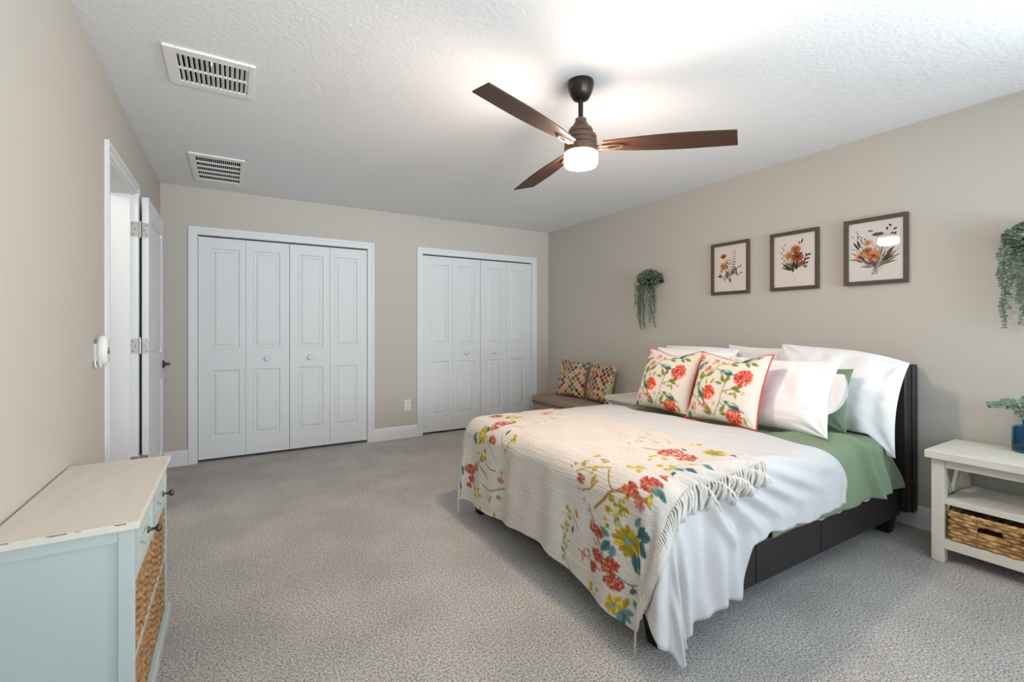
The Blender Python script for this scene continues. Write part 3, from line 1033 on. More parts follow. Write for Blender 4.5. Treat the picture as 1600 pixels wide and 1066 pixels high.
def hem_scale(u, v, near_len, foot_len, far_len, extra):
    """stretch the overhang of a rectangular grid so that the hem follows its own line"""
    xe, yn, yf = DX + R, DYN + R, DYF - R
    dx = np.maximum(0, xe - u)
    dyn, dyf = np.maximum(0, yn - v), np.maximum(0, v - yf)
    dy = dyn + dyf
    side = np.where(dyf > 0, far_len, near_len)
    phi = np.arctan2(dy, np.maximum(dx, 1e-9))
    rect = np.minimum(foot_len / np.maximum(np.cos(phi), 1e-6), side / np.maximum(np.sin(phi), 1e-6))
    want = extra(u, v, phi, dx, dyn, dyf, rect)
    F = np.where((dx + dy) > 0, want / rect, 1.0)
    u2 = np.where(u < xe, xe - dx * F, u)
    v2 = np.where(dyn > 0, yn - dyn * F, np.where(dyf > 0, yf + dyf * F, v))
    return u2, v2


def cloth(name, P, m, thick, label, cat, off=-1.0, smooth=True, cols=None, mats=None):
    mb = MB().grid(P)
    c = P.reshape(-1, 3)
    o = mb.build(name, m, None, smooth=True, fix=False, cols=cols, org=(float(c[:, 0].mean()), float(c[:, 1].mean()), float(c[:, 2].min())))
    if thick:
        sd = o.modifiers.new('thickness', 'SOLIDIFY')
        sd.thickness = thick
        sd.offset = off
    if label: tag(o, label, cat)
    return o


# ---- duvet
xe, yn, yf = DX + R, DYN + R, DYF - R
U, V = np.meshgrid(np.linspace(xe - .46, 2.45, 190), np.linspace(yn - .36, yf + .34, 250), indexing='xy')


def duvet_hem(u, v, phi, dx, dyn, dyf, rect):
    w = rect.copy()
    inside = (dx <= 0)
    # near side: short overhang, longer towards the foot, softly scalloped
    nl = .345 + .19 * smoothstep(1.82, 1.72, u) - .14 * smoothstep(1.80, 1.62, u) + .008 * np.sin(u * 15) + .003 * np.sin(u * 37 + 1) + .14 * smoothstep(1.80, 1.62, u) + .02 * smoothstep(1.62, 1.45, u)
    w = np.where((dyn > 0) & inside, nl, w)
    a = np.degrees(phi)
    cl = np.interp(a, [0, 15, 35, 52, 66, 78, 90], [.475, .49, .53, .59, .645, .61, .56])
    w = np.where((dyn > 0) & ~inside, cl, w)
    w = np.where((dyf > 0) & ~inside, np.minimum(rect, .56), w)
    return w


U2, V2 = hem_scale(U, V, .36, .46, .34, duvet_hem)
# soft bowed head edge
HE = U2 + smoothstep(2.2, 2.45, U) * (.03 * np.sin(V * 5.0) + .02 * np.sin(V * 13) + 0) + smoothstep(2.0, 2.45, U) * .21 * smoothstep(1.27, .95, V)
P = drape(HE, V2, 0.0, 1.0)
dv = cloth('duvet', P, M['duvet'], .022, 'white duvet spread over the bed and hanging to its near corner', 'duvet')

# ---- sage flat sheet turned over at the head
U, V = np.meshgrid(np.linspace(2.0, 3.30, 130), np.linspace(yn - .375, yf + .30, 210), indexing='xy')
dyn = np.maximum(0, yn - V)
Vg = V + np.where(dyn > 0, dyn * (.012 * np.sin(U * 9 + 1)), 0)
Ug = U - smoothstep(2.9, 3.30, U) * .18 * smoothstep(.40, .0, dyn) * (V < 1.6)
P = drape(Ug, Vg, -.024, 0.25, .6)
# a thick diagonal crease near the duvet edge
cre = np.exp(-(((Ug - 2.72) - .50 * (1.35 - Vg)) / .034) ** 2) * smoothstep(1.60, 1.30, Vg)
cr2 = np.exp(-(((Ug - 2.90) - .36 * (1.30 - Vg)) / .045) ** 2) * smoothstep(1.55, 1.25, Vg)
P[..., 2] += .046 * cre * smoothstep(.9, 1.2, Vg) + .016 * cr2
P[..., 1] -= (.042 * cre + .026 * cr2) * smoothstep(1.28, 1.10, Vg)
P[..., 1] -= (.010 + .010 * np.sin(2 * PI * Ug / .30 + 1.0)) * smoothstep(1.2, .9, Vg) * smoothstep(2.46, 2.62, Ug)
cloth('flat_sheet', P, M['green'], .004, 'sage green sheet folded over between the duvet and the pillows', 'sheet')
# ---- white sheet that shows under the green hem
U, V = np.meshgrid(np.linspace(2.40, 3.22, 70), np.linspace(yn - .398, 1.9, 110), indexing='xy')
P = drape(U, V, -.052, 0.2, .5)
P[..., 2] += .008 * np.sin(U * 40) * smoothstep(.95, .86, V)
cloth('under_sheet', P, M['duvet'], .0025, 'white sheet whose hem shows below the green sheet by the headboard', 'sheet')

# ---- printed throw across the foot of the bed
TU0, TU1, TV0, TV1 = .838, 1.965, 1.165, 2.79
GOLD, GOLD2, TEAL, TEAL2 = (186, 158, 48), (208, 186, 92), (66, 108, 110), (104, 142, 136)
BRICK, BRICK2, ROSE, BROWN, OLIVE = (150, 58, 42), (176, 84, 64), (194, 120, 100), (150, 112, 46), (138, 136, 84)
REDS = [BRICK, BRICK2, ROSE, (142, 50, 38), (176, 80, 56)]
YEL = [GOLD, GOLD2, (170, 146, 40), (214, 198, 120), (150, 138, 70)]
throw = Canvas(TV1 - TV0, TU1 - TU0, .0034, (210, 203, 194))
throw.a *= (1 + .035 * waves(throw.X * .12, throw.Y * 2.2, 31, .03, 9) + .02 * waves(throw.X * .3, throw.Y * 3.0, 33, .02, 9))[..., None]     # slubby yarn


def vshift(u):
    return -.080 * smoothstep(1.50, 1.25, u) * smoothstep(.80, 1.10, u) + .05 * smoothstep(1.10, .84, u)


def th(u, v):
    # where a point of the bed falls on the cloth, whose near edge runs a little askew
    return (v - float(vshift(u) * smoothstep(1.75, 1.165, v)) - TV0, u - TU0)


def t_leaf(u, v, deg, L, W, col): x, y = th(u, v); throw.leaf(x, y, math.radians(deg), L, W, col)
def t_cl(u, v, rx, ry, n, cols, s, deg=0):
    x, y = th(u, v)
    r_ = throw.rg
    if cols is YEL or cols[0] == GOLD2:          # sprays of small five-petalled blossoms
        for k in range(max(3, n // 5)):
            a, q = r_.uniform(0, 2 * PI), math.sqrt(r_.random())
            c = cols[r_.randrange(len(cols))]
            throw.flower(x + rx * .95 * q * math.cos(a), y + ry * .95 * q * math.sin(a), s * r_.uniform(.8, 1.25), 5, c, (150, 124, 50), .85, ang0=a)
    else:
        throw.cluster(x, y, rx * .92, ry * .92, int(n * 1.7), cols, s * .58, math.radians(deg))
        throw.cluster(x, y, rx * .70, ry * .70, n // 3, [(118, 38, 32), (222, 160, 140), (214, 140, 118)], s * .30, math.radians(deg))
def t_st(pts, w, col): throw.stroke([th(*p) for p in pts], w, col)
def t_fl(u, v, r, n, col, cen, **k): x, y = th(u, v); throw.flower(x, y, r, n, col, cen, **k)


# near end (coordinates are metres on the bed: u along, v across)
t_st([(1.19, 1.46), (1.24, 1.41), (1.292, 1.357), (1.303, 1.22), (1.293, 1.175)], .010, BROWN)
t_st([(1.33, 1.19), (1.293, 1.215)], .008, BROWN)
t_st([(1.292, 1.357), (1.33, 1.29), (1.30, 1.22)], .006, BROWN)
t_st([(1.301, 1.612), (1.335, 1.55), (1.372, 1.455)], .007, (176, 142, 70))
t_st([(1.30, 1.47), (1.26, 1.50), (1.24, 1.55)], .006, BROWN)
t_st([(1.36, 1.45), (1.31, 1.40), (1.29, 1.36)], .006, BROWN)
t_st([(1.129, 1.30), (1.19, 1.33), (1.25, 1.30), (1.30, 1.30)], .006, TEAL)
t_st([(1.10, 1.235), (1.05, 1.225), (1.045, 1.185)], .010, (112, 104, 56))
t_st([(1.10, 1.44), (1.06, 1.40), (1.0, 1.36), (.98, 1.28), (1.0, 1.22)], .005, TEAL)
t_st([(1.19, 1.50), (1.13, 1.46), (1.05, 1.42)], .004, (120, 60, 50))
t_st([(.965, 1.56), (.96, 1.48), (.965, 1.40)], .006, (150, 100, 84))
t_st([(.985, 1.25), (.965, 1.20)], .006, TEAL)
t_st([(.83, 1.61), (.88, 1.65), (.93, 1.67), (.98, 1.66)], .005, OLIVE)
t_st([(1.05, 1.56), (1.08, 1.60), (1.11, 1.65)], .004, (160, 130, 70))
t_cl(1.240, 1.335, .055, .045, 60, YEL, .014)
t_cl(1.185, 1.352, .040, .045, 40, YEL, .013)
t_cl(1.290, 1.290, .030, .035, 26, YEL, .013)
t_cl(1.437, 1.369, .050, .040, 40, [GOLD2, (206, 190, 120), GOLD], .016)
t_cl(1.540, 1.315, .055, .040, 36, [GOLD2, GOLD, (206, 190, 120)], .016)
t_cl(1.60, 1.43, .045, .05, 26, [GOLD2, (214, 200, 140)], .013)
t_cl(1.365, 1.231, .050, .034, 70, REDS, .013)
t_cl(1.315, 1.285, .036, .030, 46, REDS, .012)
t_cl(1.285, 1.222, .024, .022, 20, [ROSE, BRICK2], .012)
t_cl(1.430, 1.235, .022, .018, 16, REDS, .010)
t_cl(1.715, 1.440, .050, .075, 70, [BRICK2, ROSE, (190, 84, 70)], .014)
t_cl(1.72, 1.36, .045, .060, 50, [BRICK2, ROSE, BRICK], .014)
t_st([(1.66, 1.56), (1.69, 1.50), (1.70, 1.44)], .008, (170, 80, 66))
t_cl(1.101, 1.435, .045, .022, 50, REDS, .011)
t_cl(1.008, 1.430, .036, .028, 50, REDS, .012)
t_cl(1.005, 1.352, .040, .034, 66, REDS, .013)
t_cl(.955, 1.335, .046, .024, 54, REDS, .012)
t_cl(.945, 1.462, .024, .024, 30, REDS, .011)
t_cl(1.278, 1.573, .030, .020, 24, [ROSE, BRICK2, BRICK], .009)
t_cl(1.235, 1.565, .018, .014, 8, REDS, .006)
t_cl(.955, 1.53, .010, .034, 16, [(170, 110, 92), ROSE], .007)
for (u, v) in ((1.16, 1.50), (1.125, 1.475), (1.06, 1.455), (1.045, 1.44), (.99, 1.50), (.975, 1.49), (1.20, 1.53), (1.33, 1.64), (1.31, 1.655)):
    t_cl(u, v, .008, .008, 4, [(120, 58, 48), BRICK], .006)
t_fl(1.129, 1.264, .064, 13, GOLD, TEAL2, cr=.26, two=(164, 138, 36))
t_cl(1.129, 1.264, .016, .016, 14, [TEAL2, (170, 176, 150)], .005)
for (u, v, a, L, W_) in ((1.165, 1.225, 135, .075, .042), (1.18, 1.205, 170, .085, .045), (1.155, 1.205, 200, .085, .048), (1.10, 1.215, 215, .08, .04), (1.10, 1.235, 250, .07, .036),
                         (1.10, 1.345, 300, .065, .036), (1.115, 1.35, 20, .055, .030), (1.09, 1.33, 265, .055, .03), (1.20, 1.235, 120, .05, .028)):
    t_leaf(u, v, a, L, W_, TEAL if (L > .06) else TEAL2)
for (u, v, a, L, W_, c_) in ((1.545, 1.28, 200, .06, .036, TEAL2), (1.56, 1.25, 150, .05, .03, TEAL), (1.50, 1.245, 250, .05, .018, TEAL), (1.34, 1.205, 150, .05, .03, TEAL2), (1.355, 1.19, 190, .045, .024, TEAL),
                             (1.325, 1.195, 260, .035, .024, GOLD2), (1.90, 1.275, 190, .05, .022, TEAL), (1.885, 1.29, 230, .04, .020, TEAL2), (1.80, 1.42, 20, .04, .016, TEAL),
                             (1.66, 1.25, 160, .06, .022, TEAL2), (1.64, 1.29, 170, .05, .03, GOLD2), (1.585, 1.21, 150, .04, .012, TEAL)):
    t_leaf(u, v, a, L, W_, c_)
t_fl(1.888, 1.330, .055, 10, GOLD2, TEAL2, two=GOLD)
t_cl(1.93, 1.46, .02, .03, 14, [GOLD2, GOLD], .012)
t_cl(1.094, 1.621, .024, .030, 22, YEL, .011)
t_cl(1.030, 1.643, .022, .030, 22, YEL, .011)
t_leaf(1.09, 1.575, 75, .05, .016, GOLD); t_leaf(1.05, 1.60, 280, .045, .014, TEAL); t_leaf(1.10, 1.655, 110, .03, .012, OLIVE)
for (u, v) in ((1.345, 1.60), (1.42, 1.60), (1.33, 1.52), (1.40, 1.52)):
    t_cl(u, v, .016, .022, 10, [GOLD, (160, 110, 50), (190, 150, 80)], .009)
t_leaf(1.32, 1.49, 285, .05, .020, GOLD); t_leaf(1.40, 1.555, 160, .03, .012, TEAL)
for i in range(10):
    t_leaf(.86 + .017 * i, 1.655 + .01 * math.sin(i), 60 + (60 if i % 2 else -10), .032, .010, [OLIVE, (170, 172, 122)][i % 2])
t_fl(.880, 1.332, .042, 10, GOLD2, TEAL2, two=GOLD)
for a in (200, 245, 160, 270): t_leaf(.876, 1.30, a, .06, .03, TEAL if a % 2 else TEAL2)
t_cl(.870, 1.455, .036, .028, 36, YEL, .011)
t_leaf(.955, 1.262, 120, .035, .024, (88, 104, 104)); t_leaf(.94, 1.245, 200, .045, .026, TEAL2); t_leaf(.935, 1.268, 270, .05, .028, GOLD)
for (u, v) in ((1.79, 1.59), (1.86, 1.56), (1.80, 1.69), (1.74, 1.64), (1.88, 1.72)):
    t_cl(u, v, .012, .030, 7, [OLIVE, TEAL, (180, 170, 110)], .006)
    t_st([(u, v), (u + .02, v + .05)], .003, OLIVE)
t_cl(1.70, 1.66, .018, .05, 14, [GOLD2, OLIVE], .008)
# far end
t_fl(1.270, 2.495, .060, 10, GOLD, GOLD2, two=GOLD2)
for (u, v, rx, ry, n, cols, s_) in ((1.263, 2.365, .040, .022, 44, REDS, .011), (1.392, 2.425, .050, .09, 70, REDS, .014), (1.541, 2.562, .05, .06, 50, YEL, .015), (1.93, 2.65, .04, .05, 36, YEL, .014),
                                    (1.754, 2.51, .04, .06, 34, [ROSE, GOLD2, BRICK2], .014), (1.304, 2.177, .034, .034, 34, YEL, .013), (1.243, 2.194, .030, .030, 28, YEL, .012),
                                    (1.154, 2.47, .06, .05, 60, YEL, .013), (1.033, 2.635, .055, .030, 70, REDS, .012), (1.068, 2.553, .045, .030, 50, [BRICK, GOLD, ROSE, BRICK2], .012),
                                    (.975, 2.62, .03, .026, 36, REDS, .011), (.935, 2.64, .022, .02, 20, REDS, .010), (.926, 2.536, .060, .040, 60, YEL, .013), (1.058, 2.26, .03, .022, 24, [ROSE, BRICK2], .010),
                                    (1.10, 2.255, .016, .014, 8, REDS, .006), (.92, 2.47, .03, .022, 24, YEL, .011), (1.66, 2.66, .05, .05, 36, YEL, .014), (1.46, 2.64, .04, .05, 40, REDS, .013), (.955, 2.27, .02, .012, 12, [(150, 110, 70), OLIVE], .008)):
    t_cl(u, v, rx, ry, n, cols, s_)
for (u, v, a, L, W_, c_) in ((1.20, 2.56, 60, .07, .03, TEAL), (1.22, 2.60, 120, .07, .03, TEAL2), (1.31, 2.27, 80, .05, .02, TEAL), (1.30, 2.44, 20, .05, .02, TEAL), (.99, 2.70, 60, .07, .04, TEAL), (1.0, 2.72, 130, .05, .03, TEAL2),
                             (.90, 2.71, 40, .09, .036, TEAL), (.89, 2.70, 330, .09, .036, GOLD2), (.95, 2.34, 290, .05, .016, OLIVE), (.87, 2.30, 270, .06, .016, GOLD), (.86, 2.46, 240, .05, .024, GOLD),
                             (1.80, 2.45, 150, .05, .014, TEAL), (1.70, 2.38, 170, .05, .012, TEAL), (1.55, 2.35, 170, .06, .010, OLIVE), (1.62, 2.30, 10, .05, .010, GOLD2)):
    t_leaf(u, v, a, L, W_, c_)
t_st([(1.12, 2.52), (1.078, 2.47), (1.06, 2.42), (1.03, 2.39)], .009, BROWN)
t_st([(1.12, 2.42), (1.10, 2.36), (1.10, 2.31)], .006, BROWN)
t_st([(.985, 2.44), (.975, 2.36), (1.0, 2.28), (1.02, 2.21)], .008, OLIVE)
t_st([(1.27, 2.44), (1.22, 2.38), (1.14, 2.30)], .004, TEAL)
t_st([(1.31, 2.30), (1.25, 2.25), (1.20, 2.21), (1.15, 2.15)], .004, OLIVE)
t_st([(1.40, 2.34), (1.43, 2.27)], .006, TEAL)

Ub = TU0 + throw.Y
Vb = TV0 + throw.X
Uw = Ub + .012 * np.sin(Vb * 3.1 + .4) + (.055 * np.exp(-((Vb - 1.85) / .36) ** 2) - .02 * smoothstep(1.4, 1.2, Vb)) * smoothstep(1.40, .84, Ub)
Vw = Vb + .010 * np.sin(Ub * 7.0) * smoothstep(2.0, 1.165, Vb) + vshift(Ub) * smoothstep(1.75, 1.165, Vb)
P = drape(Uw, Vw, .012, 1.0)
P += (waves(Uw * .35, Vw, 21, .055)[..., None] * np.array([-.0006, 0, .0009]))
tcv = throw.lin()
to = cloth('throw_blanket', P, M['throw'], 0, 'cream fringed throw printed with gold and brick red flowers, over the foot of the bed', 'throw blanket', cols=tcv)


def fringe(vedge, sign, seed):
    rg = random.Random(seed)
    m = MB()
    us = np.linspace(TU0 + .004, TU1 - .004, 92)
    pts_all = []
    for i, u0 in enumerate(us):
        L = rg.uniform(.055, .085) + .03 * float(u0 < .90)
        side = u0 < DX + .05            # on the hanging foot face the yarn falls straight down
        lean = rg.gauss(0, .012)
        for j in range(3):
            us_, vs_ = [], []
            for t in np.linspace(0, 1, 6):
                if side:
                    kk = float(smoothstep(.86, 1.05, u0))
                    du = -L * (1.15 - .45 * kk) * t ** (1 + .6 * kk)
                    dv_ = sign * ((.018 + .050 * kk) * math.sin(min(1, t * 1.6) * PI / 2) + .006 * j * t)
                else:
                    du = -.35 * L * t * t * (1.0 if u0 < 1.5 else .5) + lean * t
                    dv_ = sign * L * t
                us_.append(u0 + du + rg.gauss(0, .0012) + (j - 1) * .0035 * t)
                vs_.append(vedge(u0) + dv_)
            pts_all.append((np.array(us_), np.array(vs_), j))
    for (a, b, j) in pts_all:
        Q = drape(a + .012 * np.sin(b * 3.1 + .4), b, .015, 1.0)
        lift = np.sin(np.linspace(0, PI, 6)) * .006 * (1 + j * .4)
        Q[:, 2] += lift
        m.tube(Q.tolist(), [.0034, .0036, .0032, .0030, .0028, .0018], 5)
    f = m.build('fringe', M['fringe'], to, smooth=True, fix=False)
    return f


fringe(lambda u: TV0 + .010 * math.sin(u * 7.0) + float(vshift(u)) + .002, -1, 4)
fringe(lambda u: TV1 - .002, 1, 8)

# ================================================================== PILLOWS AND CUSHIONS
def pillow(name, c, right, up, W, Hh, T, mats, label, cat, pinch=.07, n=56, seed=1, wr=.006, canvas=None, belly=.15, group=None, droop=(0, 0), power=2.6, back=False, parts=None, bend=0.0, chop=0.0, rest=None):
    c, right, up = np.array(c, float), np.array(right, float), np.array(up, float)
    right /= np.linalg.norm(right)
    up = up - right * (up @ right)
    up /= np.linalg.norm(up)
    nrm = np.cross(right, up)
    if canvas is not None: n = 132
    s = np.linspace(-1, 1, n)
    A, B = np.meshgrid(s, s)
    a, b = np.sin(A * PI / 2 * .98) / math.sin(PI / 2 * .98), np.sin(B * PI / 2 * .98) / math.sin(PI / 2 * .98)
    if canvas is not None: a, b = A, B

    def place(a, b, sgn, lift=0.0):
        x = W / 2 * a * (1 - pinch * (1 - b * b) * np.abs(a) ** 3)
        y = Hh / 2 * b * (1 - pinch * (1 - a * a) * np.abs(b) ** 3)
        t = T / 2 * ((1 - np.abs(a) ** power) * (1 - np.abs(b) ** power)).clip(0) ** .55
        t = t * (1 - belly * b)
        rad = 1 - np.maximum(np.abs(a), np.abs(b))
        t = t + (wr * .8 * waves(a * W, b * Hh * .6, seed, .34) + wr * .22 * waves(a * W * .5, b * Hh * 1.3, seed + 3, .11)) * np.clip(rad * 4, 0, 1)
        # creases that run in from the corners
        for (ca, cb) in ((-1, -1), (1, -1), (-1, 1), (1, 1)):
            da, db = a - ca, b - cb
            ang = np.arctan2(db * cb * -1, da * ca * -1)
            rr = np.hypot(da, db)
            t = t + wr * 1.2 * np.sin(ang * 9 + seed + ca * 2 + cb) * np.exp(-(rr / .45) ** 2) * np.clip(rad * 6, 0, 1)
        y = y - droop[0] * np.clip(a, 0, 1) ** 2 * np.clip(b + .6, 0, 1.6) / 1.6 - droop[1] * np.clip(-a, 0, 1) ** 2 * np.clip(b + .6, 0, 1.6) / 1.6
        y = y - chop * np.exp(-((a - .05) / .5) ** 2) * np.clip(b, 0, 1) ** 2
        zc_ = -bend * (b ** 2)
        return c + right * x[..., None] + up * y[..., None] + nrm * ((t + lift) * sgn + zc_)[..., None]

    Pf, Pb = place(a, b, 1), place(a, b, -1)
    if rest is not None:                       # flatten what would sink into the bed or bench; free beyond the bed's edge
        for Q_ in (Pf, Pb):
            lim = np.where(Q_[..., 1] > 1.215, rest, np.where(Q_[..., 1] < 1.15, -9, rest - (1.215 - Q_[..., 1]) * 1.2))
            Q_[..., 2] = np.maximum(Q_[..., 2], lim)
    mb = MB().grid(Pf, 0).grid(Pb, 1, flip=True)
    cols = None
    if canvas is not None:
        fx, fy = (a + 1) / 2 * (canvas.nx - 1), (b + 1) / 2 * (canvas.ny - 1)
        i0, j0 = np.clip(fx.astype(int), 0, canvas.nx - 2), np.clip(fy.astype(int), 0, canvas.ny - 2)
        tx, ty = (fx - i0)[..., None], (fy - j0)[..., None]
        Q = canvas.lin().reshape(canvas.ny, canvas.nx, 3)
        cc = (Q[j0, i0] * (1 - tx) * (1 - ty) + Q[j0, i0 + 1] * tx * (1 - ty) + Q[j0 + 1, i0] * (1 - tx) * ty + Q[j0 + 1, i0 + 1] * tx * ty).reshape(-1, 3)
        cols = np.concatenate([cc, cc])
    o = mb.build(name, mats, None, smooth=True, fix=False, cols=cols)
    # weld the rim
    import bmesh
    bm = bmesh.new(); bm.from_mesh(o.data)
    bmesh.ops.remove_doubles(bm, verts=bm.verts, dist=1e-5)
    bm.to_mesh(o.data); bm.free()
    tag(o, label, cat, group)
    if parts == 'piping':
        k = np.linspace(-1, 1, 30)
        one = np.ones_like(k)
        ring = np.concatenate([place(k, -one, 1), place(one, k, 1)[1:], place(-k, one, 1)[1:], place(-one, -k, 1)[1:]])
        mm = MB().tube(ring.tolist(), .0042, 8, cap=False)
        mm.build('piping', M['coral'], o, smooth=True, fix=False)
    return o, place


RT = (0, -1, 0)
GP = 'white pillows on the bed'
pillow('pillow', (3.295, 1.935, .835), RT, (.06, 0, 1), .60, .47, .10, [M['pillow']] * 2, 'white pillow behind, standing in the middle against the headboard', 'pillow', rest=.606, seed=2, wr=.004, group=GP)
pillow('pillow', (3.155, 2.43, .828), (0.02, -1, .0), (.20, 0, 1), .66, .50, .15, [M['pillow']] * 2, 'white pillow standing at the far side of the headboard', 'pillow', rest=.606, seed=4, wr=.009, group=GP, droop=(.03, .02), bend=.03)
pillow('pillow', (3.145, 1.445, .80), (0.04, -1, -.05), (.24, 0, 1), .70, .60, .18, [M['pillow']] * 2, 'large white pillow at the headboard end nearest the camera, its corner over the bed edge', 'pillow', rest=.606, seed=6, wr=.012, group=GP, droop=(.065, .01), bend=.04, pinch=.05)
pillow('pillow', (2.985, 1.56, .785), (.02, -1, 0), (.24, 0, 1), .58, .37, .12, [M['green']] * 2, 'sage green pillow between two white pillows on the near side of the bed', 'pillow', rest=.606, seed=8, wr=.005)
pillow('pillow', (2.80, 2.225, .832), (-.02, -1, 0), (.34, 0, 1), .66, .46, .15, [M['pillow']] * 2, 'white pillow leaning behind the farther bird cushion', 'pillow', rest=.606, seed=10, wr=.009, group=GP, droop=(.02, 0))
wp, plc = pillow('pillow', (2.765, 1.575, .812), (.08, -1, 0), (.42, 0, 1), .63, .44, .15, [M['pillow']] * 2, 'white pillow with open case end leaning behind the nearer bird cushion', 'pillow', rest=.606, seed=12, wr=.010, group=GP)
# loose open end of that pillowcase
k = np.linspace(-.38, .66, 22)
m = MB()
rows = []
for t in np.linspace(0, 1, 9):
    half = np.array([plc(np.full_like(k, .965), k, s_) for s_ in (1, -1)])
    mid = half.mean(0)
    op = .022 * math.sin(t * PI / 2) * np.sqrt(np.clip(1 - ((k - .14) / .53) ** 2, 0, 1))
    ext = (.080 * t * np.clip(1 - ((k - .22) / .62) ** 2, .0, 1) ** .7)
    rt = np.array((.08, -1, 0.0)) / math.hypot(.08, 1)
    nn = np.cross(rt, np.array((.39, .03, .92)))
    rows.append((mid + rt * ext[:, None], op, nn))
for sg in (1, -1):
    Pg = np.array([md + nn_ * (sg * op_)[:, None] for (md, op_, nn_) in rows])
    m.grid(Pg, flip=(sg < 0))
fl = m.build('pillowcase_end', M['pillow'], wp, smooth=True, fix=False)

# ---- the two bird cushions
bc = Canvas(1.0, 1.0, 1 / 150, (216, 208, 197))
CR = [(196, 62, 40), (214, 86, 52), (178, 44, 38), (226, 118, 76)]
PK = [(184, 62, 70), (204, 92, 96), (168, 48, 56), (222, 140, 130)]
GRN, GRN2 = (128, 134, 58), (164, 164, 92)
BT, BT2 = (72, 124, 128), (104, 150, 148)
for pts in ([(.483, .067), (.544, .265), (.553, .39), (.657, .444), (.72, .48)], [(.074, .341), (.24, .24), (.38, .13), (.483, .067)], [(.431, .087), (.30, .26), (.20, .42), (.187, .524), (.26, .62), (.335, .689), (.41, .808), (.55, .845)],
            [(.553, .39), (.57, .52), (.58, .60)], [(.45, .69), (.52, .60), (.56, .52)], [(.0, .30), (.06, .33), (.09, .30)], [(.187, .524), (.10, .47), (.05, .42)], [(.544, .265), (.62, .20), (.60, .13)]):
    bc.stroke(pts, .012, (134, 126, 78))
for (x, y, a, L) in ((.146, .567, 70, .13), (.146, .567, 20, .12), (.254, .60, 40, .14), (.254, .60, 150, .09), (.525, .54, 110, .12), (.525, .54, 30, .12), (.575, .55, 80, .13), (.525, .51, 170, .11), (.66, .45, 20, .15), (.70, .46, -20, .11),
                     (.715, .40, 200, .09), (.72, .42, -70, .10), (.564, .12, 60, .14), (.564, .10, 10, .12), (.436, .08, 120, .15), (.436, .07, 160, .13), (.745, .86, -50, .11), (.80, .86, -25, .12), (.56, .86, 25, .11), (.56, .84, -20, .12), (.49, .83, 150, .10),
                     (.35, .50, 60, .10), (.30, .48, 110, .09), (.08, .30, 90, .08), (.05, .42, 100, .08), (.25, .28, 150, .08), (.62, .38, 120, .07), (.26, .17, 100, .09), (.90, .03, 110, .10), (.03, .56, 60, .08), (.38, .73, -10, .07)):
    bc.leaf(x, y, math.radians(a), L, L * .40, GRN if L > .1 else GRN2)
for (x, y, r, cs, n) in ((.043, .903, .065, CR, 60), (.328, .856, .055, PK, 36), (.258, .709, .055, CR, 50), (.779, .619, .105, CR + PK, 190), (.353, .373, .095, CR, 170), (.747, .09, .100, CR, 170), (.157, .159, .052, CR + PK, 46), (.34, .18, .050, CR, 44),
                         (.827, .405, .030, PK, 22), (.017, .214, .05, CR, 40), (.452, .233, .030, CR, 18), (.02, .62, .05, CR, 36), (.17, .06, .03, PK, 16)):
    bc.cluster(x, y, r, r * 1.05, n, cs, r * .17)
    bc.cluster(x, y, r * .8, r * .8, n // 7, [(236, 190, 160), (120, 28, 28)], r * .09)


def bird(hx, hy, tx, ty, s=1.0, dark=True):
    dx_, dy_ = hx - tx, hy - ty
    L = math.hypot(dx_, dy_)
    a = math.atan2(dy_, dx_)
    ca, sa = math.cos(a), math.sin(a)
    bc.stroke([(tx - .02 * ca, ty - .02 * sa), (tx + dx_ * .4, ty + dy_ * .4)], [.012, .035], (66, 92, 96))
    bc.leaf(tx + dx_ * .12, ty + dy_ * .12, a, L * .9, .085 * s, BT, vein=False)
    bc.leaf(tx + dx_ * .3 + sa * .012, ty + dy_ * .3 - ca * .012, a, L * .62, .040 * s, (206, 200, 130), vein=False)
    bc.leaf(tx + dx_ * .15, ty + dy_ * .15, a + .08, L * .55, .045 * s, (52, 96, 108))
    bc.dot(hx - .03 * ca, hy - .03 * sa, .030 * s, .026 * s, BT2)
    bc.dot(hx - .022 * ca, hy - .022 * sa, .012, .010, (40, 40, 44))
    bc.stroke([(hx - .01 * ca, hy - .01 * sa), (hx + .022 * ca, hy + .022 * sa)], .010, (60, 54, 50))


for q in ((.885, .955, .644, .861), (.195, .827, .025, .692), (.46, .711, .667, .641), (.142, .501, .321, .25), (.615, .277, .853, .177), (.078, .10, .10, .0)):
    bird(*q)
pillow('cushion', (2.585, 1.757, .832), (-.01, -1, .012), (.42, .07, 1), .475, .455, .15, [M['cushion'], M['coral']], 'bird and berry print cushion with coral piping, nearer of the two on the bed', 'cushion', rest=.634, canvas=bc, seed=3, wr=.003, group='bird print cushions', pinch=.09, parts='piping', chop=.030)
pillow('cushion', (2.625, 2.245, .832), (-.02, -1, -.012), (.38, .05, 1), .475, .455, .15, [M['cushion'], M['coral']], 'bird and berry print cushion with coral piping, farther of the two on the bed', 'cushion', rest=.634, canvas=bc, seed=5, wr=.003, group='bird print cushions', pinch=.09, parts='piping', chop=.030)

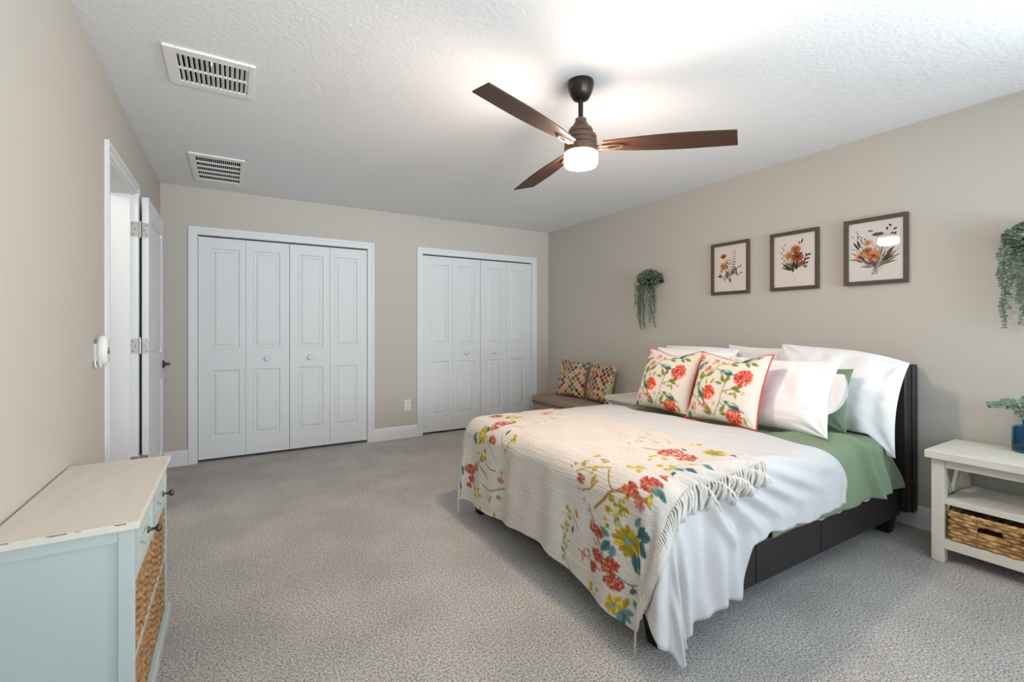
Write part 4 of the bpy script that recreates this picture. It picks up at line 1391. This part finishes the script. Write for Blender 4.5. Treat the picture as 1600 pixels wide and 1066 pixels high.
# ================================================================== BENCH IN THE CORNER
e = empty('bench', (3.30, 4.06, 0), 'taupe upholstered storage bench with a nailhead band in the room corner', 'bench')
MB().box(3.09, 3.515, 3.46, 4.65, .03, .305).build('body', M['bench'], e, bevel=.008)
MB().box(3.075, 3.52, 3.45, 4.665, .307, .400).build('seat', M['bench'], e, bevel=.016)
m = MB()
for yy in np.arange(3.47, 4.655, .030): m.lathe([(.0095, 0), (.008, -.004), (.003, -.0065)], (3.0755, float(yy), .3335), 10, axis='x')
for xx in np.arange(3.09, 3.51, .030): m.lathe([(.0095, 0), (.008, .004), (.003, .0065)], (float(xx), 3.4505, .3335), 10, axis='y')
m.build('nailhead_band', M['nail'], e, fix=False)
for (x, y) in ((3.11, 3.48), (3.11, 4.59), (3.45, 3.48), (3.45, 4.59)):
    MB().box(x, x + .045, y, y + .045, 0, .03).build('foot', M['black'], e)


def mosaic(seed):
    c = Canvas(.42, .42, .0032, (218, 204, 182))
    rg = random.Random(seed)
    pal = [(128, 52, 44), (178, 92, 50), (196, 148, 66), (208, 178, 110), (112, 130, 116), (84, 94, 96), (150, 78, 62), (206, 160, 130), (150, 166, 150), (104, 44, 50), (88, 72, 64)]
    st = .064
    for i in range(-9, 10):
        for j in range(-9, 10):
            x, y = .21 + (i + j) * st * .5, .21 + (i - j) * st * .5
            if not (-.03 < x < .45 and -.03 < y < .45): continue
            r = st * .40
            pts = []
            for k in range(16):
                a = 2 * PI * k / 16
                q = (abs(math.cos(a)) ** 1.16 + abs(math.sin(a)) ** 1.16) ** (-1 / 1.16)
                pts.append((x + r * q * math.cos(a) * 1.0, y + r * q * math.sin(a) * 1.0))
            c.poly(pts, pal[rg.randrange(len(pal))], .92)
    return c


pillow('cushion', (3.40, 4.285, .612), (.16, -1, -.03), (.22, 0, 1), .44, .43, .13, [M['mosaic'], M['cream_cloth']], 'mosaic tile print cushion on the corner bench, the one nearer the closets', 'cushion', rest=.4005, canvas=mosaic(5), seed=4, wr=.004, group='mosaic print cushions', pinch=.10)
pillow('cushion', (3.395, 3.80, .610), (-.10, -1, -.04), (.22, 0, 1), .44, .43, .13, [M['mosaic'], M['cream_cloth']], 'mosaic tile print cushion on the corner bench, the one nearer the bed', 'cushion', rest=.4005, canvas=mosaic(9), seed=7, wr=.004, group='mosaic print cushions', pinch=.10)


# ================================================================== NIGHTSTANDS
def nightstand(x0, x1, y0, y1, zt, label):
    """front faces -X"""
    e = empty('nightstand', ((x0 + x1) / 2, (y0 + y1) / 2, 0), label, 'nightstand', 'cream nightstands beside the bed')
    MB().box(x0, x1, y0, y1, zt - .040, zt).build('tabletop', M['cream'], e, bevel=.004)
    lx0, lx1, ly0, ly1, L = x0 + .035, x1 - .02, y0 + .018, y1 - .018, .052
    for (a, b) in ((lx0, ly0), (lx0, ly1 - L), (lx1 - L, ly0), (lx1 - L, ly1 - L)):
        MB().box(a, a + L, b, b + L, 0, zt - .041).build('leg', M['cream'], e, bevel=.003)
    ap = MB()
    ap.box(lx0 + .008, lx0 + .028, ly0 + L, ly1 - L, zt - .085, zt - .041).box(lx1 - .028, lx1 - .008, ly0 + L, ly1 - L, zt - .085, zt - .041)
    ap.box(lx0 + L, lx1 - L, ly0 + .012, ly0 + .032, zt - .085, zt - .041).box(lx0 + L, lx1 - L, ly1 - .032, ly1 - .012, zt - .085, zt - .041)
    ap.build('apron', M['cream'], e, bevel=.002)
    MB().box(lx0 + .004, lx1 - .004, ly0 + L, ly1 - L, .300, .330).build('shelf', M['cream'], e, bevel=.002)
    MB().box(lx0 + .004, lx1 - .004, ly0 + L, ly1 - L, .072, .122).build('shelf', M['cream'], e, bevel=.002)
    for yy in (ly0 + L / 2, ly1 - L / 2):
        m = MB()
        m.bar((lx0 + L, yy, .10), (lx1 - L, yy, zt - .088), .040, .014, up=(0, 1, 0)).bar((lx0 + L, yy, zt - .088), (lx1 - L, yy, .10), .040, .014, up=(0, 1, 0))
        m.build('cross_brace', M['cream'], e)
    return e


nightstand(3.08, 3.522, .43, .972, .570, 'cream nightstand with open shelves at the near side of the bed')
nightstand(3.02, 3.462, 2.815, 3.325, .566, 'cream nightstand at the far side of the bed, mostly hidden behind it')


def basket(name, x0, x1, y0, y1, z0, z1, m_, label, front='-x', hole=None, rows=9, seed=1, group=None, cat='basket', amp=.0035):
    """woven box basket; hole=(y0, y1, z0, z1) cut in its front wall"""
    rg = random.Random(seed)
    fx = x0 if front == '-x' else x1
    bx_ = x1 if front == '-x' else x0
    zr = z1 - .012
    hz = (hole[2], hole[3]) if hole else (9, 9)
    path = []
    step = .011
    hy0, hy1 = (hole[0], hole[1]) if hole else ((y0 + y1) / 2, (y0 + y1) / 2)

    def seg(a, b):
        n = max(2, int(math.dist(a, b) / step))
        return [(a[0] + (b[0] - a[0]) * i / n, a[1] + (b[1] - a[1]) * i / n) for i in range(n)]
    path = seg((fx, hy1), (fx, y1)) + seg((fx, y1), (bx_, y1)) + seg((bx_, y1), (bx_, y0)) + seg((bx_, y0), (fx, y0)) + seg((fx, y0), (fx, hy0)) + [(fx, hy0)]
    if hole: inner = seg((fx, hy0), (fx, hy1)) + [(fx, hy1)]
    else: inner = []
    cx, cy = (x0 + x1) / 2, (y0 + y1) / 2
    m = MB()
    rad = (zr - z0) / rows / 2 * 1.12
    for r_ in range(rows):
        zc_ = z0 + (r_ + .5) * (zr - z0) / rows
        full = path if (hz[0] < zc_ < hz[1]) else path + inner[1:]
        pts = []
        for i, (x, y) in enumerate(full):
            o = amp * math.sin(i * PI / 2.5 + (PI if r_ % 2 else 0)) + rg.gauss(0, .0008)
            nx = (1 if abs(x - x1) < 1e-6 else -1 if abs(x - x0) < 1e-6 else 0)
            ny = (1 if abs(y - y1) < 1e-6 else -1 if abs(y - y0) < 1e-6 else 0)
            pts.append((x + nx * o, y + ny * o, zc_ + rg.gauss(0, .0012)))
        m.tube(pts, rad, 6)
    b = m.build(name, m_, None, smooth=True, fix=False, org=(cx, cy, z0))
    tag(b, label, cat, group)
    q = MB()
    t = .004
    q.box(x0 + t, x1 - t, y0 + t, y1 - t, z0, z0 + t)
    q.box(bx_ - t if front == '-x' else bx_, bx_ if front == '-x' else bx_ + t, y0, y1, z0, zr)
    q.box(x0, x1, y0, y0 + t, z0, zr).box(x0, x1, y1 - t, y1, z0, zr)
    fa, fb = (fx, fx + t) if front == '-x' else (fx - t, fx)
    if hole:
        q.box(fa, fb, y0, hole[0], z0, zr).box(fa, fb, hole[1], y1, z0, zr).box(fa, fb, hole[0], hole[1], z0, hole[2]).box(fa, fb, hole[0], hole[1], hole[3], zr)
    else:
        q.box(fa, fb, y0, y1, z0, zr)
    q.build('lining', m_, b)
    # wrapped rim
    rm = MB()
    loop = [(fx, y0), (fx, y1), (bx_, y1), (bx_, y0), (fx, y0)]
    for k in range(4):
        a, c2 = loop[k], loop[k + 1]
        n = max(2, int(math.dist(a, c2) / .014))
        rm.tube([(a[0] + (c2[0] - a[0]) * i / n, a[1] + (c2[1] - a[1]) * i / n, z1 - .010 + .0015 * (i % 2)) for i in range(n + 1)], [.0085 + .0022 * (i % 2) for i in range(n + 1)], 8)
    rm.build('rim', m_, b, smooth=True, fix=False)
    return b


basket('basket', 3.128, 3.44, .585, .880, .124, .272, M['wickerd'], 'honey brown woven basket with a handle hole on the lower shelf of the near nightstand', hole=(.692, .782, .200, .232), rows=8, seed=3, amp=.006)

# vase and sprig
VX, VY, VZ = 3.452, .672, .571
vs = MB().lathe([(.001, 0), (.056, 0), (.060, .004), (.061, .02), (.061, .118), (.058, .128), (.050, .133), (.030, .136), (.024, .140), (.023, .156), (.027, .160),
                 (.024, .161), (.020, .156), (.020, .139), (.028, .131), (.048, .128), (.054, .124), (.0565, .116), (.0565, .02), (.052, .010), (.001, .010)], (VX, VY, VZ), 40, cap=False).build('vase', M['blue_glass'], None, smooth=True, org=(VX, VY, VZ))
tag(vs, 'square shouldered blue glass vase standing on the near nightstand', 'vase')


def leaf_quad(m, p, d, nrm, L, W_, mi=0):
    """a pointed oval leaf of six facets, folded along its rib"""
    d = Vector(d).normalized(); nrm = Vector(nrm)
    s_ = d.cross(nrm)
    if s_.length < 1e-4: s_ = d.orthogonal()
    s_.normalize()
    n_ = s_.cross(d).normalized()
    p = Vector(p)
    V = [p, p + d * L * .35 + s_ * W_ * .5 + n_ * W_ * .12, p + d * L * .7 + s_ * W_ * .42 + n_ * W_ * .10, p + d * L, p + d * L * .7 - s_ * W_ * .42 + n_ * W_ * .10, p + d * L * .35 - s_ * W_ * .5 + n_ * W_ * .12, p + d * L * .5]
    m.add(V, [(0, 1, 6), (1, 2, 6), (2, 3, 6), (3, 4, 6), (4, 5, 6), (5, 0, 6)], mi)


e = empty('plant_sprig', (VX, VY, VZ + .03), 'eucalyptus sprig standing in the blue glass vase', 'plant sprig')
rg = random.Random(12)
sm, lm = MB(), MB()
for (tx, ty, tz) in ((3.42, .805, .795), (3.44, .76, .815), (3.45, .69, .83), (3.47, .62, .80), (3.46, .58, .76)):
    P0 = Vector((VX, VY, VZ + .015)); P1 = Vector((VX, VY, VZ + .155)); P2 = Vector((tx, ty, tz))
    pts = [P0, P1]
    for i in range(1, 9):
        t = i / 8
        pts.append(P1.lerp(P2, t) + Vector((0, 0, .030 * math.sin(t * PI))))
    sm.tube(pts, .0018, 6)
    for i in range(2, len(pts)):
        for sgn in (-1, 1):
            d = (pts[i] - pts[i - 1]).normalized()
            s_ = d.cross(Vector((1, 0, 0))).normalized() * sgn
            leaf_quad(lm, pts[i], s_ * .8 + d * .5 + Vector((rg.gauss(-.2, .4), 0, rg.gauss(0, .2))), (-1, 0, .4), rg.uniform(.020, .028), rg.uniform(.018, .024))
sm.build('stem', M['stem'], e, smooth=True, fix=False)
lm.build('leaves', M['euc'], e, fix=False)


# ================================================================== HANGING PLANTS ON THE BED WALL
def hanging_plant(yc, zc_, label, leafm, strands, seed, ls, spread):
    rg = random.Random(seed)
    e = empty('hanging_plant', (XR, yc, zc_), label, 'hanging plant', 'trailing plants on the bed wall')
    # small wall basket of dark iron scrolls
    b = MB()
    b.tube([(XR - .002, yc - .12, zc_ - .06), (XR - .010, yc, zc_ - .06), (XR - .002, yc + .12, zc_ - .06)], .005, 8)
    b.tube([(XR - .004, yc - .11, zc_ - .02), (XR - .10, yc - .08, zc_ - .02), (XR - .13, yc, zc_ - .02), (XR - .10, yc + .08, zc_ - .02), (XR - .004, yc + .11, zc_ - .02)], .004, 8)
    for sg in (-1, 1):
        cy = yc + sg * .105
        pts = [(XR - .012, cy + sg * (.022 - .0028 * i * .5) * math.cos(i * .6), zc_ - .055 + (.024 - .0012 * i) * math.sin(i * .6)) for i in range(14)]
        b.tube(pts, .004, 6)
        b.tube([(XR - .012, cy, zc_ - .05), (XR - .06, cy, zc_ - .05), (XR - .10, cy - sg * .03, zc_ - .03)], .004, 6)
    b.build('bracket', M['iron'], e, smooth=True, fix=False)
    p = MB().lathe([(.025, -.09), (.045, -.085), (.062, -.03), (.064, -.015), (.058, -.015), (.04, -.03), (.001, -.03)], (XR - .070, yc, zc_), 20)
    p.build('pot', M['iron'], e, smooth=True)
    sm, lm = MB(), MB()
    for i in range(900):
        u, v = rg.uniform(0, 2 * PI), rg.random()
        r = (rg.random()) ** .45
        y = yc + spread * r * math.cos(u)
        z = zc_ + .075 * r * math.sin(u) * (1 if math.sin(u) > 0 else 1.25) * (1 - .25 * abs(math.cos(u))) - .012
        x = XR - .025 - .125 * (1 - (r * .8) ** 2) * rg.uniform(.55, 1.05)
        d = Vector((rg.gauss(-.5, .5), math.cos(u) * .8 + rg.gauss(0, .5), math.sin(u) * .5 + rg.gauss(.05, .6)))
        leaf_quad(lm, (x, y, z), d, (-1, 0, .5), ls * rg.uniform(.8, 1.3), ls * rg.uniform(.5, .7), rg.randrange(2))
    for (y0_, y1_, zend) in strands:
        x0_ = XR - rg.uniform(.05, .13)
        n = int((zc_ - zend) / (ls * .55)) + 8
        pts = []
        for i in range(n + 1):
            t = i / n
            y = yc + (y0_ - yc) * min(1, t * 4) + (y1_ - y0_) * t + .006 * math.sin(t * 17 + y0_ * 50)
            z = zc_ + .03 * math.sin(min(1, t * 5) * PI) - (zc_ - zend) * max(0, t - .06) / .94
            pts.append((x0_ + .02 * t, y, z))
        sm.tube(pts, .0014, 5)
        for i in range(2, n + 1):
            p_ = Vector(pts[i])
            for sgn in (-1, 1):
                d = Vector((rg.gauss(-.3, .5), sgn * .9 + rg.gauss(0, .25), rg.gauss(-.25, .3)))
                k_ = 1 - .35 * i / n
                leaf_quad(lm, p_, d, (-1, 0, .4), ls * rg.uniform(.75, 1.15) * k_, ls * rg.uniform(.42, .62) * k_, rg.randrange(2))
    sm.build('stems', M['stem'], e, fix=False)
    lm.build('foliage', [leafm, M['leaf2'] if leafm is M['leaf'] else M['euc']], e, fix=False)
    return e


S1 = [(3.345, 3.375, 1.30), (3.335, 3.35, 1.245), (3.31, 3.335, 1.33), (3.30, 3.32, 1.20), (3.285, 3.30, 1.185), (3.275, 3.28, 1.225), (3.27, 3.262, 1.19), (3.21, 3.20, 1.42), (3.185, 3.165, 1.29), (3.165, 3.155, 1.25), (3.15, 3.145, 1.205), (3.14, 3.12, 1.36), (3.175, 3.19, 1.33), (3.13, 3.11, 1.44), (3.33, 3.36, 1.42)]
hanging_plant(3.19, 1.70, 'dark green trailing plant on the bed wall, at the far end near the corner', M['leaf'], S1, 3, .021, .140)
S2 = [(.775, .785, 1.42), (.77, .775, 1.205), (.755, .765, 1.24), (.76, .75, 1.30), (.735, .745, 1.36), (.715, .71, 1.33), (.70, .70, 1.22), (.69, .69, 1.26), (.65, .64, 1.30), (.62, .61, 1.22), (.58, .57, 1.26), (.55, .54, 1.33), (.52, .50, 1.24), (.66, .665, 1.20)]
hanging_plant(.635, 1.68, 'pale green trailing plant on the bed wall above the near nightstand', M['leaf2'], S2, 5, .026, .125)

# ================================================================== LOW CHEST WITH BASKETS, FRONT LEFT
X0, X1, Y0, Y1, ZTOP = -.512, -.222, 1.585, 2.315, .685
ch = empty('storage_chest', ((X0 + X1) / 2, (Y0 + Y1) / 2, 0), 'low cream storage chest with drawers and woven baskets against the left wall', 'storage chest')
m = MB().box(X0 - .003, X1 + .012, Y0 - .012, Y1 + .014, ZTOP - .020, ZTOP)
m.build('chest_top', M['dtop'], ch, bevel=.003)
for (a, b, h_) in ((-.482, -.455, .0022), (-.392, -.352, .0028), (-.34, -.326, .0016), (-.262, -.236, .0030)):
    pts = [(a, ZTOP - .0008), (a + .3 * (b - a), ZTOP - h_), (a + .62 * (b - a), ZTOP - .6 * h_), (b, ZTOP - .9 * h_), (b - .002, ZTOP - .0004)]
    MB().prism(pts, 'y', Y0 - .0126, Y0 - .0105).build('worn_patch', M['worn'], ch)
for yy in (Y0, Y1 - .020):
    s = MB()
    s.box(X0, X0 + .020, yy, yy + .020, .0, ZTOP - .020).box(X1 - .034, X1, yy, yy + .020, .0, ZTOP - .020)
    s.box(X0 + .020, X1 - .034, yy + .001, yy + .019, ZTOP - .052, ZTOP - .020).box(X0 + .020, X1 - .034, yy + .001, yy + .019, .05, .10)
    s.box(X0 + .020, X1 - .034, yy + .009, yy + .014, .10, ZTOP - .052)
    s.build('side_panel', M['dresser'], ch, bevel=.0015)
s = MB()
s.box(X0, X0 + .008, Y0 + .02, Y1 - .02, .06, ZTOP - .02)
s.box(X0 + .008, X1 - .004, Y0 + .020, Y1 - .020, .500, .520).box(X0 + .008, X1 - .004, Y0 + .020, Y1 - .020, .285, .303).box(X0 + .008, X1 - .004, Y0 + .020, Y1 - .020, .075, .095)
s.box(X0 + .008, X1 - .012, (Y0 + Y1) / 2 - .008, (Y0 + Y1) / 2 + .008, .095, .285).box(X0 + .008, X1 - .012, (Y0 + Y1) / 2 - .008, (Y0 + Y1) / 2 + .008, .303, .500)
s.box(X0 + .008, X1 - .002, (Y0 + Y1) / 2 - .010, (Y0 + Y1) / 2 + .010, .520, ZTOP - .020)
s.build('carcass', M['dresser'], ch, bevel=.001)
MB().box(X1 - .006, X1 + .014, Y0 - .004, Y1 + .004, .050, .098).build('plinth_rail', M['dresser'], ch, bevel=.004)
ym = (Y0 + Y1) / 2
for (a, b) in ((Y0 + .024, ym - .013), (ym + .013, Y1 - .024)):
    d = panel_door(lambda p, q, c, a=a: (X1 + .002 - c, a + p, .524 + q), b - a, .136, .016, .026, b - a - .026, [(.026, .110)])
    df = d.build('drawer', M['dresser'], ch, bevel=.001)
    kc = ((a + b) / 2, .590)
    kn = MB().lathe([(.011, 0), (.011, .003), (.005, .005), (.004, .016), (.009, .021), (.0125, .027), (.010, .033), (.001, .035)], (X1 + .006, kc[0], kc[1]), 16, axis='x')
    kn.build('knob', M['dknickel'], df, smooth=True)
for (z0, z1, lv) in ((.304, .492, 'upper'), (.096, .278, 'lower')):
    for (a, b, pl) in ((Y0 + .030, ym - .016, 'near'), (ym + .016, Y1 - .030, 'far')):
        basket('basket', X0 + .02, X1 - .012, a, b, z0, z1, M['wicker'], 'woven seagrass basket on the %s shelf of the chest, %s' % (lv, 'nearest the camera' if pl == 'near' else 'toward the doorway'), front='+x', rows=15, seed=int(z0 * 100 + a * 10), group='woven baskets in the chest', amp=.0045)

# everything on the ground floor of the scene carries a label and a category
bpy.context.view_layer.update()
